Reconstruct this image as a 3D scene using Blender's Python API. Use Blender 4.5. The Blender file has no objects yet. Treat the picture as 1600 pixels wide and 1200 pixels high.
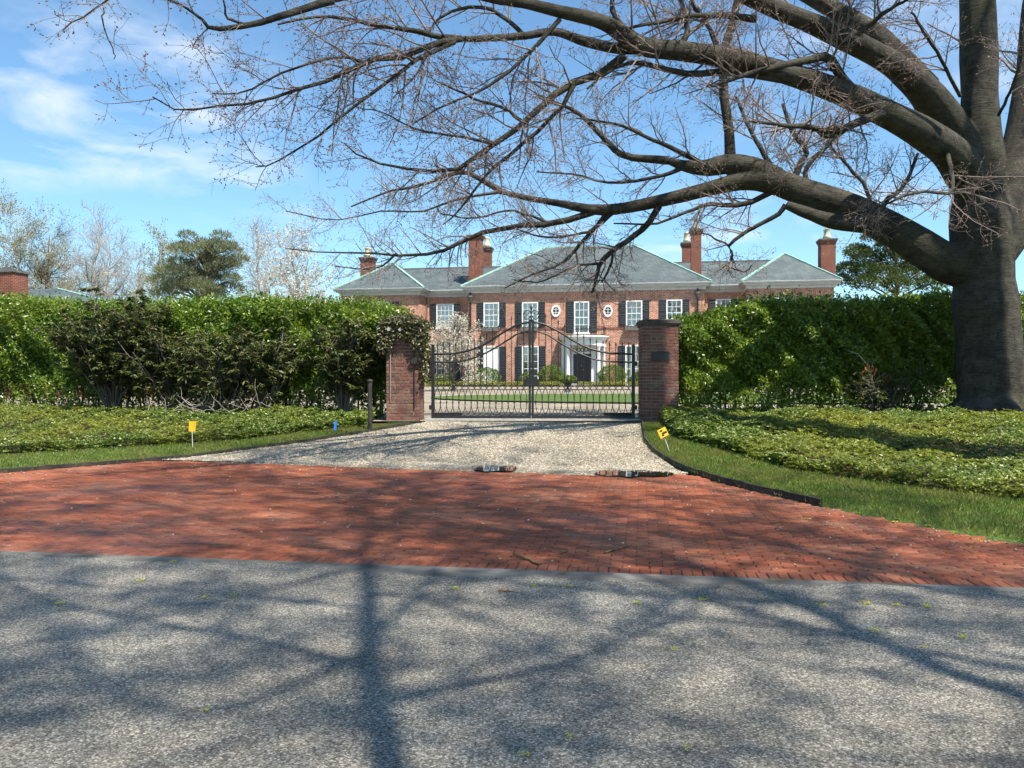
import bpy, math, random
import numpy as np
from mathutils import Vector, Matrix

SC = bpy.context.scene
COL = SC.collection
R = math.radians
rng = np.random.default_rng(7)
random.seed(7)

# ------------------------------------------------------------------ camera
F, EYE, HOR = 1290.0, 1.40, 591.0          # focal length and horizon row, in pixels of the 1600 x 1200 photograph
PITCH = math.atan((600.0 - HOR) / F)
cam_d = bpy.data.cameras.new('camera'); cam = bpy.data.objects.new('camera', cam_d); COL.objects.link(cam)
cam_d.sensor_width = 36.0; cam_d.lens = 36.0 * F / 1600.0
cam_d.clip_start = 0.05; cam_d.clip_end = 3000
cam.location = (0, 0, EYE); cam.rotation_euler = (R(90) - PITCH, 0, 0)
SC.camera = cam

# ------------------------------------------------------------------ light
SUN_AZ, SUN_EL = R(38), R(60)               # behind the photographer, to the right
S = Vector((math.sin(SUN_AZ) * math.cos(SUN_EL), -math.cos(SUN_AZ) * math.cos(SUN_EL), math.sin(SUN_EL)))
sun_d = bpy.data.lights.new('sun', 'SUN'); sun_d.energy = 5.0; sun_d.angle = R(0.53); sun_d.color = (1.0, 0.93, 0.81)
sun = bpy.data.objects.new('sun', sun_d); COL.objects.link(sun)
sun.rotation_euler = S.to_track_quat('Z', 'Y').to_euler(); sun.location = (20, -40, 60)

world = bpy.data.worlds.new('World'); SC.world = world; world.use_nodes = True
wn, wl = world.node_tree.nodes, world.node_tree.links
wn.clear()
w_out = wn.new('ShaderNodeOutputWorld'); w_bg = wn.new('ShaderNodeBackground'); w_bg.inputs[1].default_value = 0.095
sky = wn.new('ShaderNodeTexSky'); sky.sky_type = 'NISHITA'; sky.sun_disc = False
sky.sun_elevation = SUN_EL; sky.sun_rotation = math.pi - SUN_AZ
sky.altitude = 20; sky.air_density = 1.0; sky.dust_density = 0.25; sky.ozone_density = 2.0
w_tint = wn.new('ShaderNodeMix'); w_tint.data_type = 'RGBA'; w_tint.blend_type = 'MULTIPLY'; w_tint.inputs[0].default_value = 1.0
w_tint.inputs[7].default_value = (0.81, 1.04, 1.10, 1)
wl.new(sky.outputs[0], w_tint.inputs[6])
# thin drifting clouds: noise over a plane high above
w_tc = wn.new('ShaderNodeTexCoord'); w_sep = wn.new('ShaderNodeSeparateXYZ'); wl.new(w_tc.outputs['Generated'], w_sep.inputs[0])
w_mx = wn.new('ShaderNodeMath'); w_mx.operation = 'MAXIMUM'; w_mx.inputs[1].default_value = 0.02; wl.new(w_sep.outputs[2], w_mx.inputs[0])
w_ad = wn.new('ShaderNodeMath'); w_ad.operation = 'ADD'; w_ad.inputs[1].default_value = 0.10; wl.new(w_mx.outputs[0], w_ad.inputs[0])
w_dx = wn.new('ShaderNodeMath'); w_dx.operation = 'DIVIDE'; wl.new(w_sep.outputs[0], w_dx.inputs[0]); wl.new(w_ad.outputs[0], w_dx.inputs[1])
w_dy = wn.new('ShaderNodeMath'); w_dy.operation = 'DIVIDE'; wl.new(w_sep.outputs[1], w_dy.inputs[0]); wl.new(w_ad.outputs[0], w_dy.inputs[1])
w_cb = wn.new('ShaderNodeCombineXYZ'); wl.new(w_dx.outputs[0], w_cb.inputs[0]); wl.new(w_dy.outputs[0], w_cb.inputs[1])
w_n1 = wn.new('ShaderNodeTexNoise'); w_n1.inputs['Scale'].default_value = 2.4; w_n1.inputs['Detail'].default_value = 9; w_n1.inputs['Roughness'].default_value = 0.55
w_n1.inputs['Distortion'].default_value = 0.35
w_n2 = wn.new('ShaderNodeTexNoise'); w_n2.inputs['Scale'].default_value = 0.55; w_n2.inputs['Detail'].default_value = 2
w_mp1 = wn.new('ShaderNodeMapping'); w_mp1.inputs['Location'].default_value = (3.1, 1.7, 0); w_mp1.inputs['Scale'].default_value = (1.1, 1.0, 1)
w_mp2 = wn.new('ShaderNodeMapping'); w_mp2.inputs['Location'].default_value = (5.2, 0.4, 0)
wl.new(w_cb.outputs[0], w_mp1.inputs[0]); wl.new(w_cb.outputs[0], w_mp2.inputs[0])
wl.new(w_mp1.outputs[0], w_n1.inputs['Vector']); wl.new(w_mp2.outputs[0], w_n2.inputs['Vector'])
w_r1 = wn.new('ShaderNodeMapRange'); w_r1.inputs[1].default_value = 0.44; w_r1.inputs[2].default_value = 0.80; wl.new(w_n1.outputs[0], w_r1.inputs[0])
w_r2 = wn.new('ShaderNodeMapRange'); w_r2.inputs[1].default_value = 0.50; w_r2.inputs[2].default_value = 0.62; wl.new(w_n2.outputs[0], w_r2.inputs[0])
w_mu = wn.new('ShaderNodeMath'); w_mu.operation = 'MULTIPLY'; wl.new(w_r1.outputs[0], w_mu.inputs[0]); wl.new(w_r2.outputs[0], w_mu.inputs[1])
w_cl = wn.new('ShaderNodeMix'); w_cl.data_type = 'RGBA'; w_cl.inputs[7].default_value = (6.2, 6.4, 6.6, 1)
wl.new(w_mu.outputs[0], w_cl.inputs[0]); wl.new(w_tint.outputs[2], w_cl.inputs[6])
wl.new(w_cl.outputs[2], w_bg.inputs[0]); wl.new(w_bg.outputs[0], w_out.inputs[0])

SC.view_settings.view_transform = 'Standard'; SC.view_settings.look = 'None'
SC.view_settings.gamma = 1.0; SC.view_settings.use_curve_mapping = False; SC.view_settings.exposure = 1.0
SC.render.engine = 'CYCLES'
SC.cycles.max_bounces = 4; SC.cycles.diffuse_bounces = 2; SC.cycles.glossy_bounces = 2; SC.cycles.transmission_bounces = 3
SC.cycles.transparent_max_bounces = 8; SC.cycles.caustics_reflective = False; SC.cycles.caustics_refractive = False
SC.cycles.use_denoising = True; SC.cycles.use_adaptive_sampling = True; SC.cycles.adaptive_threshold = 0.03; SC.cycles.use_light_tree = False

# ------------------------------------------------------------------ geometry of the place
def gz(X, Y):
    """height of the terrain: flat road and apron, a rise up to the gate, then almost level to the house"""
    v = Y + 0.2 * X
    t = np.clip((v - 13.1) / 4.4, 0, 1)
    rise = 0.46 * (t * 0.75 + 0.25 * t * t * (3 - 2 * t))
    return rise + np.clip((v - 20) / 46, 0, 1) * 0.34

cp, sp_ = math.cos(PITCH), math.sin(PITCH)
def ray(px, py):
    a, b = (px - 800.0) / F, (600.0 - py) / F
    return a, cp + b * sp_, -sp_ + b * cp          # X, Y, Z components (camera pitched down)
def P(px, py, Y):
    x, y, z = ray(px, py); k = Y / y
    return Vector((x * k, Y, EYE + z * k))
def G(px, py):
    """where the line of sight through a pixel meets the terrain"""
    x, y, z = ray(px, py); lo, hi = 2.0, 140.0
    for k in np.linspace(2.0, 140.0, 700):
        if EYE + z * k <= gz(x * k, y * k): hi = k; lo = k - 0.2; break
    for _ in range(25):
        m = (lo + hi) / 2
        if EYE + z * m <= gz(x * m, y * m): hi = m
        else: lo = m
    return Vector((x * hi, y * hi, float(gz(x * hi, y * hi))))

# ------------------------------------------------------------------ object helpers
def link(o, parent=None):
    COL.objects.link(o)
    if parent is not None: o.parent = parent
    return o
def tag(o, label=None, cat=None, group=None, kind=None):
    if label: o['label'] = label
    if cat: o['category'] = cat
    if group: o['group'] = group
    if kind: o['kind'] = kind
    return o
def empty(name, loc=(0, 0, 0), rz=0.0):
    o = bpy.data.objects.new(name, None); o.location = loc; o.rotation_euler = (0, 0, rz); o.empty_display_size = 0.2
    return link(o)
def mesh_obj(name, verts, faces, mat, parent=None, smooth=False):
    me = bpy.data.meshes.new(name); me.from_pydata([tuple(v) for v in verts], [], faces)
    if smooth: me.polygons.foreach_set('use_smooth', [True] * len(me.polygons))
    if mat: me.materials.append(mat)
    me.update()
    return link(bpy.data.objects.new(name, me), parent)
def np_mesh(name, V, Fc, mat, parent=None, smooth=False):
    """V (n,3); Fc (m,k) all faces with k corners"""
    me = bpy.data.meshes.new(name); n, (m, k) = len(V), Fc.shape
    me.vertices.add(n); me.vertices.foreach_set('co', np.ascontiguousarray(V, dtype=np.float32).ravel())
    me.loops.add(m * k); me.loops.foreach_set('vertex_index', np.ascontiguousarray(Fc, dtype=np.int32).ravel())
    me.polygons.add(m); me.polygons.foreach_set('loop_start', np.arange(0, m * k, k, dtype=np.int32))
    if smooth: me.polygons.foreach_set('use_smooth', np.ones(m, dtype=bool))
    me.materials.append(mat); me.update(calc_edges=True)
    return link(bpy.data.objects.new(name, me), parent)

class MB:
    """collects simple solids into one mesh"""
    def __init__(self): self.v = []; self.f = []
    def add(self, vs, fs):
        b = len(self.v); self.v += [tuple(v) for v in vs]; self.f += [tuple(i + b for i in f) for f in fs]; return self
    def box(self, x0, x1, y0, y1, z0, z1, m=None):
        vs = [Vector(p) for p in ((x0,y0,z0),(x1,y0,z0),(x1,y1,z0),(x0,y1,z0),(x0,y0,z1),(x1,y0,z1),(x1,y1,z1),(x0,y1,z1))]
        if m is not None: vs = [m @ v for v in vs]
        return self.add(vs, [(0,3,2,1),(4,5,6,7),(0,1,5,4),(1,2,6,5),(2,3,7,6),(3,0,4,7)])
    def bar(self, a, b, w, h=None, up=(0,0,1)):
        a, b = Vector(a), Vector(b); h = h or w; d = (b - a).normalized(); u = Vector(up)
        if abs(d.dot(u)) > 0.95: u = Vector((0, 1, 0))
        s = d.cross(u).normalized() * w / 2; t = s.cross(d).normalized() * h / 2
        vs = [a-s-t, a+s-t, a+s+t, a-s+t, b-s-t, b+s-t, b+s+t, b-s+t]
        return self.add(vs, [(3,2,1,0),(4,5,6,7),(0,1,5,4),(1,2,6,5),(2,3,7,6),(3,0,4,7)])
    def tube(self, pts, r, n=8, caps=True):
        pts = [Vector(p) for p in pts]; rs = r if hasattr(r, '__len__') else [r] * len(pts); b = len(self.v); ref = None
        for i, p in enumerate(pts):
            d = (pts[min(i+1, len(pts)-1)] - pts[max(i-1, 0)]).normalized()
            if ref is None: ref = Vector((0,0,1)) if abs(d.z) < 0.9 else Vector((1,0,0))
            s = d.cross(ref).normalized(); t = s.cross(d).normalized(); ref = t
            for k in range(n):
                a = 2*math.pi*k/n; self.v.append(tuple(p + (s*math.cos(a) + t*math.sin(a)) * rs[i]))
        for i in range(len(pts)-1):
            for k in range(n):
                self.f.append((b+i*n+k, b+i*n+(k+1)%n, b+(i+1)*n+(k+1)%n, b+(i+1)*n+k))
        if caps:
            self.f.append(tuple(b+k for k in reversed(range(n)))); self.f.append(tuple(b+(len(pts)-1)*n+k for k in range(n)))
        return self
    def lathe(self, c, prof, n=16):
        c = Vector(c); b = len(self.v)
        for r, z in prof:
            for k in range(n):
                a = 2*math.pi*k/n; self.v.append((c.x + r*math.cos(a), c.y + r*math.sin(a), c.z + z))
        for i in range(len(prof)-1):
            for k in range(n): self.f.append((b+i*n+k, b+i*n+(k+1)%n, b+(i+1)*n+(k+1)%n, b+(i+1)*n+k))
        self.f.append(tuple(b+k for k in reversed(range(n)))); self.f.append(tuple(b+(len(prof)-1)*n+k for k in range(n)))
        return self
    def build(self, name, mat, parent=None, smooth=False): return mesh_obj(name, self.v, self.f, mat, parent, smooth)

# ------------------------------------------------------------------ materials
def new_mat(name, rough=0.7, spec=0.3):
    m = bpy.data.materials.new(name); m.use_nodes = True
    b = m.node_tree.nodes['Principled BSDF']; b.inputs['Roughness'].default_value = rough; b.inputs['Specular IOR Level'].default_value = spec
    return m, m.node_tree.nodes, m.node_tree.links, b
def c4(c): return (c[0], c[1], c[2], 1)
def nd(n, t, **kw):
    x = n.new('ShaderNode' + t)
    for k, v in kw.items(): x.inputs[k].default_value = v
    return x
def ramp(n, stops, interp='LINEAR'):
    r = n.new('ShaderNodeValToRGB'); e = r.color_ramp.elements; r.color_ramp.interpolation = interp
    while len(e) > 1: e.remove(e[-1])
    e[0].position = stops[0][0]; e[0].color = c4(stops[0][1])
    for p, c in stops[1:]: x = e.new(p); x.color = c4(c)
    return r
def mixc(n, l, fac, a, b, blend='MIX'):
    m = n.new('ShaderNodeMix'); m.data_type = 'RGBA'; m.blend_type = blend
    for sock, v in ((m.inputs[0], fac), (m.inputs[6], a), (m.inputs[7], b)):
        if hasattr(v, 'links') or hasattr(v, 'is_linked'): l.new(v, sock)
        elif isinstance(v, (int, float)): sock.default_value = v
        else: sock.default_value = c4(v)
    return m.outputs[2]
def objco(n): return n.new('ShaderNodeTexCoord').outputs['Object']
def bump(n, l, b, h, strength=0.3, dist=0.02):
    x = n.new('ShaderNodeBump'); x.inputs['Strength'].default_value = strength; x.inputs['Distance'].default_value = dist
    l.new(h, x.inputs['Height']); l.new(x.outputs[0], b.inputs['Normal'])
def noisy(name, a, b_, scale=8, rough=0.7, spec=0.3, detail=6, bmp=0.0, bscale=None, metal=0.0, dist=0.01):
    m, n, l, b = new_mat(name, rough, spec)
    t = nd(n, 'TexNoise', Scale=scale, Detail=detail); l.new(objco(n), t.inputs['Vector'])
    r = ramp(n, [(0.3, a), (0.7, b_)]); l.new(t.outputs[0], r.inputs[0]); l.new(r.outputs[0], b.inputs['Base Color'])
    b.inputs['Metallic'].default_value = metal
    if bmp:
        t2 = nd(n, 'TexNoise', Scale=bscale or scale * 4, Detail=6); l.new(objco(n), t2.inputs['Vector']); bump(n, l, b, t2.outputs[0], bmp, dist)
    return m
def leaf_mat(name, stops, rough=0.45, spec=0.5, trans=0.35, tcol=None, patch=None, pscale=0.6):
    """colour by a random number per leaf, with larger patches; some light passes through"""
    m, n, l, b = new_mat(name, rough, spec)
    g = n.new('ShaderNodeNewGeometry'); r = ramp(n, stops); l.new(g.outputs['Random Per Island'], r.inputs[0])
    col = r.outputs[0]
    if patch:
        t = nd(n, 'TexNoise', Scale=pscale, Detail=4); l.new(objco(n), t.inputs['Vector'])
        f = n.new('ShaderNodeMapRange'); f.inputs[1].default_value = 0.42; f.inputs[2].default_value = 0.62; l.new(t.outputs[0], f.inputs[0])
        col = mixc(n, l, f.outputs[0], col, mixc(n, l, 0.75, col, patch))
    l.new(col, b.inputs['Base Color'])
    tr = n.new('ShaderNodeBsdfTranslucent')
    l.new(mixc(n, l, 1.0, col, tcol or (1.5, 1.7, 0.7), 'MULTIPLY'), tr.inputs['Color'])
    mx = n.new('ShaderNodeMixShader'); mx.inputs[0].default_value = trans
    l.new(b.outputs[0], mx.inputs[1]); l.new(tr.outputs[0], mx.inputs[2]); l.new(mx.outputs[0], n['Material Output'].inputs[0])
    return m
def brickwall_mat(name, c1, c2, mortar, course=0.075, length=0.22, msize=0.012, speck=None):
    m, n, l, b = new_mat(name, 0.85, 0.2)
    sx = n.new('ShaderNodeSeparateXYZ'); l.new(objco(n), sx.inputs[0])
    ad = n.new('ShaderNodeMath'); l.new(sx.outputs[0], ad.inputs[0]); l.new(sx.outputs[1], ad.inputs[1])
    cb = n.new('ShaderNodeCombineXYZ'); l.new(ad.outputs[0], cb.inputs[0]); l.new(sx.outputs[2], cb.inputs[1])
    br = n.new('ShaderNodeTexBrick'); l.new(cb.outputs[0], br.inputs['Vector'])
    br.inputs['Scale'].default_value = 1.0; br.inputs['Brick Width'].default_value = length; br.inputs['Row Height'].default_value = course
    br.inputs['Mortar Size'].default_value = msize; br.inputs['Color1'].default_value = c4(c1); br.inputs['Color2'].default_value = c4(c2)
    br.inputs['Mortar'].default_value = c4(mortar); br.inputs['Bias'].default_value = -0.1
    t = nd(n, 'TexNoise', Scale=1.1, Detail=5); l.new(objco(n), t.inputs['Vector'])
    r = ramp(n, [(0.3, (0.8, 0.78, 0.76)), (0.7, (1.12, 1.08, 1.05))]); l.new(t.outputs[0], r.inputs[0])
    col = mixc(n, l, 1.0, br.outputs['Color'], r.outputs[0], 'MULTIPLY')
    if speck:                                             # single pale and burnt bricks
        vb = nd(n, 'TexVoronoi', Scale=speck); l.new(objco(n), vb.inputs['Vector']); sc_ = n.new('ShaderNodeSeparateColor'); l.new(vb.outputs['Color'], sc_.inputs[0])
        rs = ramp(n, [(0.0, (0.74, 0.72, 0.72)), (0.25, (0.93, 0.93, 0.93)), (0.75, (1.04, 1.04, 1.04)), (1.0, (1.25, 1.25, 1.23))]); l.new(sc_.outputs[0], rs.inputs[0])
        col = mixc(n, l, 1.0, col, rs.outputs[0], 'MULTIPLY')
    l.new(col, b.inputs['Base Color']); bump(n, l, b, br.outputs['Fac'], -0.4, 0.01)
    return m
def unit_mat(name, stops, grey=None, rough=0.8, wet=False, gscale=1.3, gfac=0.6, grain=60, spec=0.3):
    """one brick, one colour: random per brick, with fine grain and patches of grime"""
    m, n, l, b = new_mat(name, rough, spec)
    g = n.new('ShaderNodeNewGeometry'); oi = n.new('ShaderNodeObjectInfo')
    ad = n.new('ShaderNodeMath'); l.new(g.outputs['Random Per Island'], ad.inputs[0]); l.new(oi.outputs['Random'], ad.inputs[1])
    fr = n.new('ShaderNodeMath'); fr.operation = 'FRACT'; l.new(ad.outputs[0], fr.inputs[0])
    r = ramp(n, stops); l.new(fr.outputs[0], r.inputs[0]); col = r.outputs[0]
    pos = g.outputs['Position']
    t = nd(n, 'TexNoise', Scale=grain, Detail=5); l.new(pos, t.inputs['Vector'])
    rr = ramp(n, [(0.3, (0.75, 0.75, 0.75)), (0.7, (1.2, 1.2, 1.2))]); l.new(t.outputs[0], rr.inputs[0])
    col = mixc(n, l, 1.0, col, rr.outputs[0], 'MULTIPLY')
    if grey:
        t2 = nd(n, 'TexNoise', Scale=gscale, Detail=7, Roughness=0.65); l.new(pos, t2.inputs['Vector'])
        f = n.new('ShaderNodeMapRange'); f.inputs[1].default_value = 0.48; f.inputs[2].default_value = 0.72; f.inputs[4].default_value = gfac
        l.new(t2.outputs[0], f.inputs[0]); col = mixc(n, l, f.outputs[0], col, grey)
    l.new(col, b.inputs['Base Color'])
    if wet:
        t3 = nd(n, 'TexNoise', Scale=0.35, Detail=4); l.new(pos, t3.inputs['Vector'])
        f3 = n.new('ShaderNodeMapRange'); f3.inputs[1].default_value = 0.5; f3.inputs[2].default_value = 0.66; f3.inputs[3].default_value = 0.8; f3.inputs[4].default_value = 0.36
        l.new(t3.outputs[0], f3.inputs[0]); l.new(f3.outputs[0], b.inputs['Roughness'])
    bump(n, l, b, t.outputs[0], 0.25, 0.004)
    return m

M = {}
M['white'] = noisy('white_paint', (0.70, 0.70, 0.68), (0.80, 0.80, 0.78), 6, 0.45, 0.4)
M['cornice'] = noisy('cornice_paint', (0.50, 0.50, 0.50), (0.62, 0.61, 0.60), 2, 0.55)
M['shutter'] = noisy('shutter_paint', (0.012, 0.016, 0.02), (0.022, 0.027, 0.034), 5, 0.5, 0.4)
M['iron'] = noisy('black_iron', (0.006, 0.006, 0.007), (0.02, 0.02, 0.021), 20, 0.42, 0.5)
M['door'] = noisy('black_door_paint', (0.012, 0.012, 0.014), (0.02, 0.02, 0.024), 4, 0.3, 0.5)
M['lead'] = noisy('lead_grey', (0.09, 0.085, 0.08), (0.16, 0.155, 0.15), 5, 0.6)
M['capstone'] = noisy('weathered_capstone', (0.045, 0.038, 0.033), (0.11, 0.097, 0.085), 9, 0.9, 0.2, bmp=0.4)
M['copper'] = noisy('verdigris_copper', (0.20, 0.40, 0.34), (0.36, 0.55, 0.47), 3, 0.6)
M['pot'] = noisy('buff_chimney_pot', (0.42, 0.36, 0.24), (0.66, 0.60, 0.44), 4, 0.8)
M['brass'] = noisy('brass', (0.55, 0.42, 0.2), (0.65, 0.5, 0.25), 8, 0.3, 0.5, metal=0.9)
M['stone'] = noisy('grey_stone', (0.26, 0.26, 0.26), (0.4, 0.4, 0.39), 8, 0.85, bmp=0.3)
M['housebrick'] = brickwall_mat('house_brick', (0.45, 0.165, 0.10), (0.17, 0.052, 0.040), (0.62, 0.46, 0.36), course=0.095, length=0.27, msize=0.016, speck=9.0)
M['chimneybrick'] = brickwall_mat('chimney_brick', (0.215, 0.065, 0.042), (0.13, 0.042, 0.030), (0.28, 0.19, 0.145), msize=0.008)
def slate():
    m, n, l, b = new_mat('slate', 0.62, 0.35)
    sx = n.new('ShaderNodeSeparateXYZ'); l.new(objco(n), sx.inputs[0])
    ad = n.new('ShaderNodeMath'); l.new(sx.outputs[0], ad.inputs[0]); l.new(sx.outputs[1], ad.inputs[1])
    cb = n.new('ShaderNodeCombineXYZ'); l.new(ad.outputs[0], cb.inputs[0]); l.new(sx.outputs[2], cb.inputs[1])
    br = n.new('ShaderNodeTexBrick'); l.new(cb.outputs[0], br.inputs['Vector'])
    br.inputs['Scale'].default_value = 1; br.inputs['Brick Width'].default_value = 0.32; br.inputs['Row Height'].default_value = 0.13; br.inputs['Mortar Size'].default_value = 0.01
    br.inputs['Color1'].default_value = (0.062, 0.080, 0.086, 1); br.inputs['Color2'].default_value = (0.098, 0.118, 0.12, 1); br.inputs['Mortar'].default_value = (0.045, 0.056, 0.06, 1)
    t = nd(n, 'TexNoise', Scale=0.8, Detail=6); l.new(objco(n), t.inputs['Vector'])
    r = ramp(n, [(0.3, (0.8, 0.82, 0.85)), (0.72, (1.2, 1.22, 1.2))]); l.new(t.outputs[0], r.inputs[0])
    l.new(mixc(n, l, 1.0, br.outputs['Color'], r.outputs[0], 'MULTIPLY'), b.inputs['Base Color']); bump(n, l, b, br.outputs['Fac'], -0.3, 0.01)
    return m
M['slate'] = slate()
def glass():
    m, n, l, b = new_mat('window_glass', 0.03, 0.5)
    tr = n.new('ShaderNodeBsdfTransparent'); gl = n.new('ShaderNodeBsdfGlossy'); gl.inputs['Roughness'].default_value = 0.03
    fr = nd(n, 'Fresnel', IOR=1.7); ad = n.new('ShaderNodeMath'); ad.inputs[1].default_value = 0.10; l.new(fr.outputs[0], ad.inputs[0])
    mx = n.new('ShaderNodeMixShader'); l.new(ad.outputs[0], mx.inputs[0]); l.new(tr.outputs[0], mx.inputs[1]); l.new(gl.outputs[0], mx.inputs[2])
    l.new(mx.outputs[0], n['Material Output'].inputs[0]); return m
M['glass'] = glass()
def curtain():
    m, n, l, b = new_mat('net_curtain', 0.9, 0.1)
    w = nd(n, 'TexWave', Scale=5.0, Distortion=1.5, Detail=2); l.new(objco(n), w.inputs['Vector'])
    r = ramp(n, [(0.0, (0.42, 0.43, 0.44)), (1.0, (0.74, 0.74, 0.72))]); l.new(w.outputs[0], r.inputs[0]); l.new(r.outputs[0], b.inputs['Base Color']); return m
M['curtain'] = curtain()
M['blind'] = noisy('white_blind', (0.72, 0.72, 0.71), (0.8, 0.8, 0.79), 2, 0.9, 0.1)
M['painted_dark_room'] = noisy('painted_dim_interior', (0.03, 0.03, 0.03), (0.07, 0.07, 0.07), 2, 0.9, 0.1)  # flat dark colour stands in for unlit rooms behind the glass
PAVE = [(0.0, (0.245, 0.066, 0.029)), (0.3, (0.285, 0.086, 0.038)), (0.55, (0.22, 0.061, 0.028)), (0.78, (0.31, 0.105, 0.050)), (0.9, (0.16, 0.056, 0.036)), (1.0, (0.26, 0.076, 0.032))]
M['paver'] = unit_mat('paving_brick', PAVE, (0.25, 0.17, 0.12), 0.75, wet=True, gfac=0.42, gscale=0.8)
PIER = [(0.0, (0.20, 0.075, 0.052)), (0.25, (0.125, 0.05, 0.04)), (0.5, (0.165, 0.065, 0.046)), (0.7, (0.095, 0.05, 0.043)), (0.85, (0.23, 0.10, 0.07)), (1.0, (0.15, 0.07, 0.056))]
M['pierbrick'] = unit_mat('pier_brick', PIER, (0.33, 0.25, 0.18), 0.9, gscale=2.5, gfac=0.55, grain=40)
M['mortar'] = noisy('lime_mortar', (0.30, 0.26, 0.21), (0.46, 0.41, 0.34), 12, 0.95, 0.1, bmp=0.4)
M['joint'] = noisy('joint_sand', (0.035, 0.026, 0.02), (0.09, 0.07, 0.055), 30, 0.95, 0.1)
def asphalt():
    m, n, l, b = new_mat('asphalt', 0.85, 0.25)
    co = objco(n)
    v = nd(n, 'TexVoronoi', Scale=118.0); l.new(co, v.inputs['Vector'])
    v2 = nd(n, 'TexVoronoi', Scale=58.0); l.new(co, v2.inputs['Vector'])
    sr = n.new('ShaderNodeSeparateColor'); l.new(v.outputs['Color'], sr.inputs[0])
    r1 = ramp(n, [(0.0, (0.078, 0.073, 0.062)), (0.3, (0.158, 0.147, 0.126)), (0.65, (0.24, 0.224, 0.193)), (0.88, (0.33, 0.31, 0.268)), (1.0, (0.50, 0.475, 0.415))]); l.new(sr.outputs[0], r1.inputs[0])
    rd = ramp(n, [(0.0, (1, 1, 1)), (0.45, (1, 1, 1)), (0.8, (0.5, 0.5, 0.5))]); l.new(v.outputs['Distance'], rd.inputs[0])
    col = mixc(n, l, 1.0, r1.outputs[0], rd.outputs[0], 'MULTIPLY')
    s2 = n.new('ShaderNodeSeparateColor'); l.new(v2.outputs['Color'], s2.inputs[0])
    g2 = n.new('ShaderNodeMath'); g2.operation = 'GREATER_THAN'; g2.inputs[1].default_value = 0.91; l.new(s2.outputs[1], g2.inputs[0])
    d2 = n.new('ShaderNodeMath'); d2.operation = 'LESS_THAN'; d2.inputs[1].default_value = 0.34; l.new(v2.outputs['Distance'], d2.inputs[0])
    gm = n.new('ShaderNodeMath'); gm.operation = 'MULTIPLY'; l.new(g2.outputs[0], gm.inputs[0]); l.new(d2.outputs[0], gm.inputs[1])
    col = mixc(n, l, gm.outputs[0], col, (0.38, 0.355, 0.30))
    t = nd(n, 'TexNoise', Scale=0.55, Detail=8, Roughness=0.62); l.new(co, t.inputs['Vector'])
    rt = ramp(n, [(0.30, (0.60, 0.60, 0.60)), (0.5, (0.95, 0.95, 0.94)), (0.70, (1.42, 1.41, 1.38))]); l.new(t.outputs[0], rt.inputs[0])
    col = mixc(n, l, 1.0, col, rt.outputs[0], 'MULTIPLY')
    l.new(col, b.inputs['Base Color']); bump(n, l, b, v.outputs['Distance'], -0.4, 0.005); return m
M['asphalt'] = asphalt()
def gravel(name, stops, scale=38.0):
    m, n, l, b = new_mat(name, 0.85, 0.25); co = objco(n)
    v = nd(n, 'TexVoronoi', Scale=scale); l.new(co, v.inputs['Vector'])
    sr = n.new('ShaderNodeSeparateColor'); l.new(v.outputs['Color'], sr.inputs[0])
    r1 = ramp(n, stops); l.new(sr.outputs[0], r1.inputs[0])
    rd = ramp(n, [(0.3, (1, 1, 1)), (0.8, (0.35, 0.32, 0.28))]); l.new(v.outputs['Distance'], rd.inputs[0])
    t = nd(n, 'TexNoise', Scale=0.7, Detail=6); l.new(co, t.inputs['Vector'])
    rt = ramp(n, [(0.32, (0.72, 0.68, 0.62)), (0.6, (1.1, 1.1, 1.1))]); l.new(t.outputs[0], rt.inputs[0])
    col = mixc(n, l, 1.0, mixc(n, l, 1.0, r1.outputs[0], rd.outputs[0], 'MULTIPLY'), rt.outputs[0], 'MULTIPLY')
    l.new(col, b.inputs['Base Color']); bump(n, l, b, v.outputs['Distance'], -0.7, 0.015); return m
GRAV = [(0.0, (0.16, 0.132, 0.094)), (0.35, (0.28, 0.243, 0.182)), (0.7, (0.385, 0.345, 0.27)), (1.0, (0.55, 0.52, 0.45))]
M['gravel'] = gravel('pale_gravel', GRAV)
M['pebble'] = unit_mat('pebble', GRAV, None, 0.85, grain=80)
M['cement'] = noisy('cement_gutter', (0.07, 0.060, 0.046), (0.235, 0.222, 0.195), 3.5, 0.8, 0.3, detail=9, bmp=0.3, bscale=40)
M['soil'] = noisy('dark_soil', (0.030, 0.022, 0.014), (0.075, 0.055, 0.035), 6, 0.95, 0.1, bmp=0.6)
M['lawn'] = noisy('lawn_ground', (0.055, 0.085, 0.022), (0.085, 0.135, 0.032), 3, 0.9, 0.15, bmp=0.5, bscale=60)
M['field'] = noisy('rough_ground', (0.045, 0.075, 0.02), (0.10, 0.11, 0.045), 0.3, 0.95, 0.1)
M['edging'] = noisy('dark_edging', (0.018, 0.016, 0.014), (0.055, 0.048, 0.04), 9, 0.7, 0.3, bmp=0.3)
M['water'] = new_mat('puddle_water', 0.015, 0.6)[0]
M['water'].node_tree.nodes['Principled BSDF'].inputs['Base Color'].default_value = (0.02, 0.016, 0.012, 1)
M['yellow'] = noisy('yellow_plastic', (0.72, 0.40, 0.02), (0.80, 0.47, 0.03), 5, 0.5)
M['black_ink'] = noisy('black_print', (0.02, 0.02, 0.02), (0.03, 0.03, 0.03), 5, 0.6)
M['blue'] = noisy('blue_plastic', (0.02, 0.16, 0.62), (0.03, 0.2, 0.7), 5, 0.5)
M['stick_white'] = noisy('white_plastic', (0.6, 0.6, 0.6), (0.7, 0.7, 0.7), 5, 0.5)
M['bronze'] = noisy('dark_bronze', (0.012, 0.012, 0.012), (0.03, 0.028, 0.025), 20, 0.5, 0.5)
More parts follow.
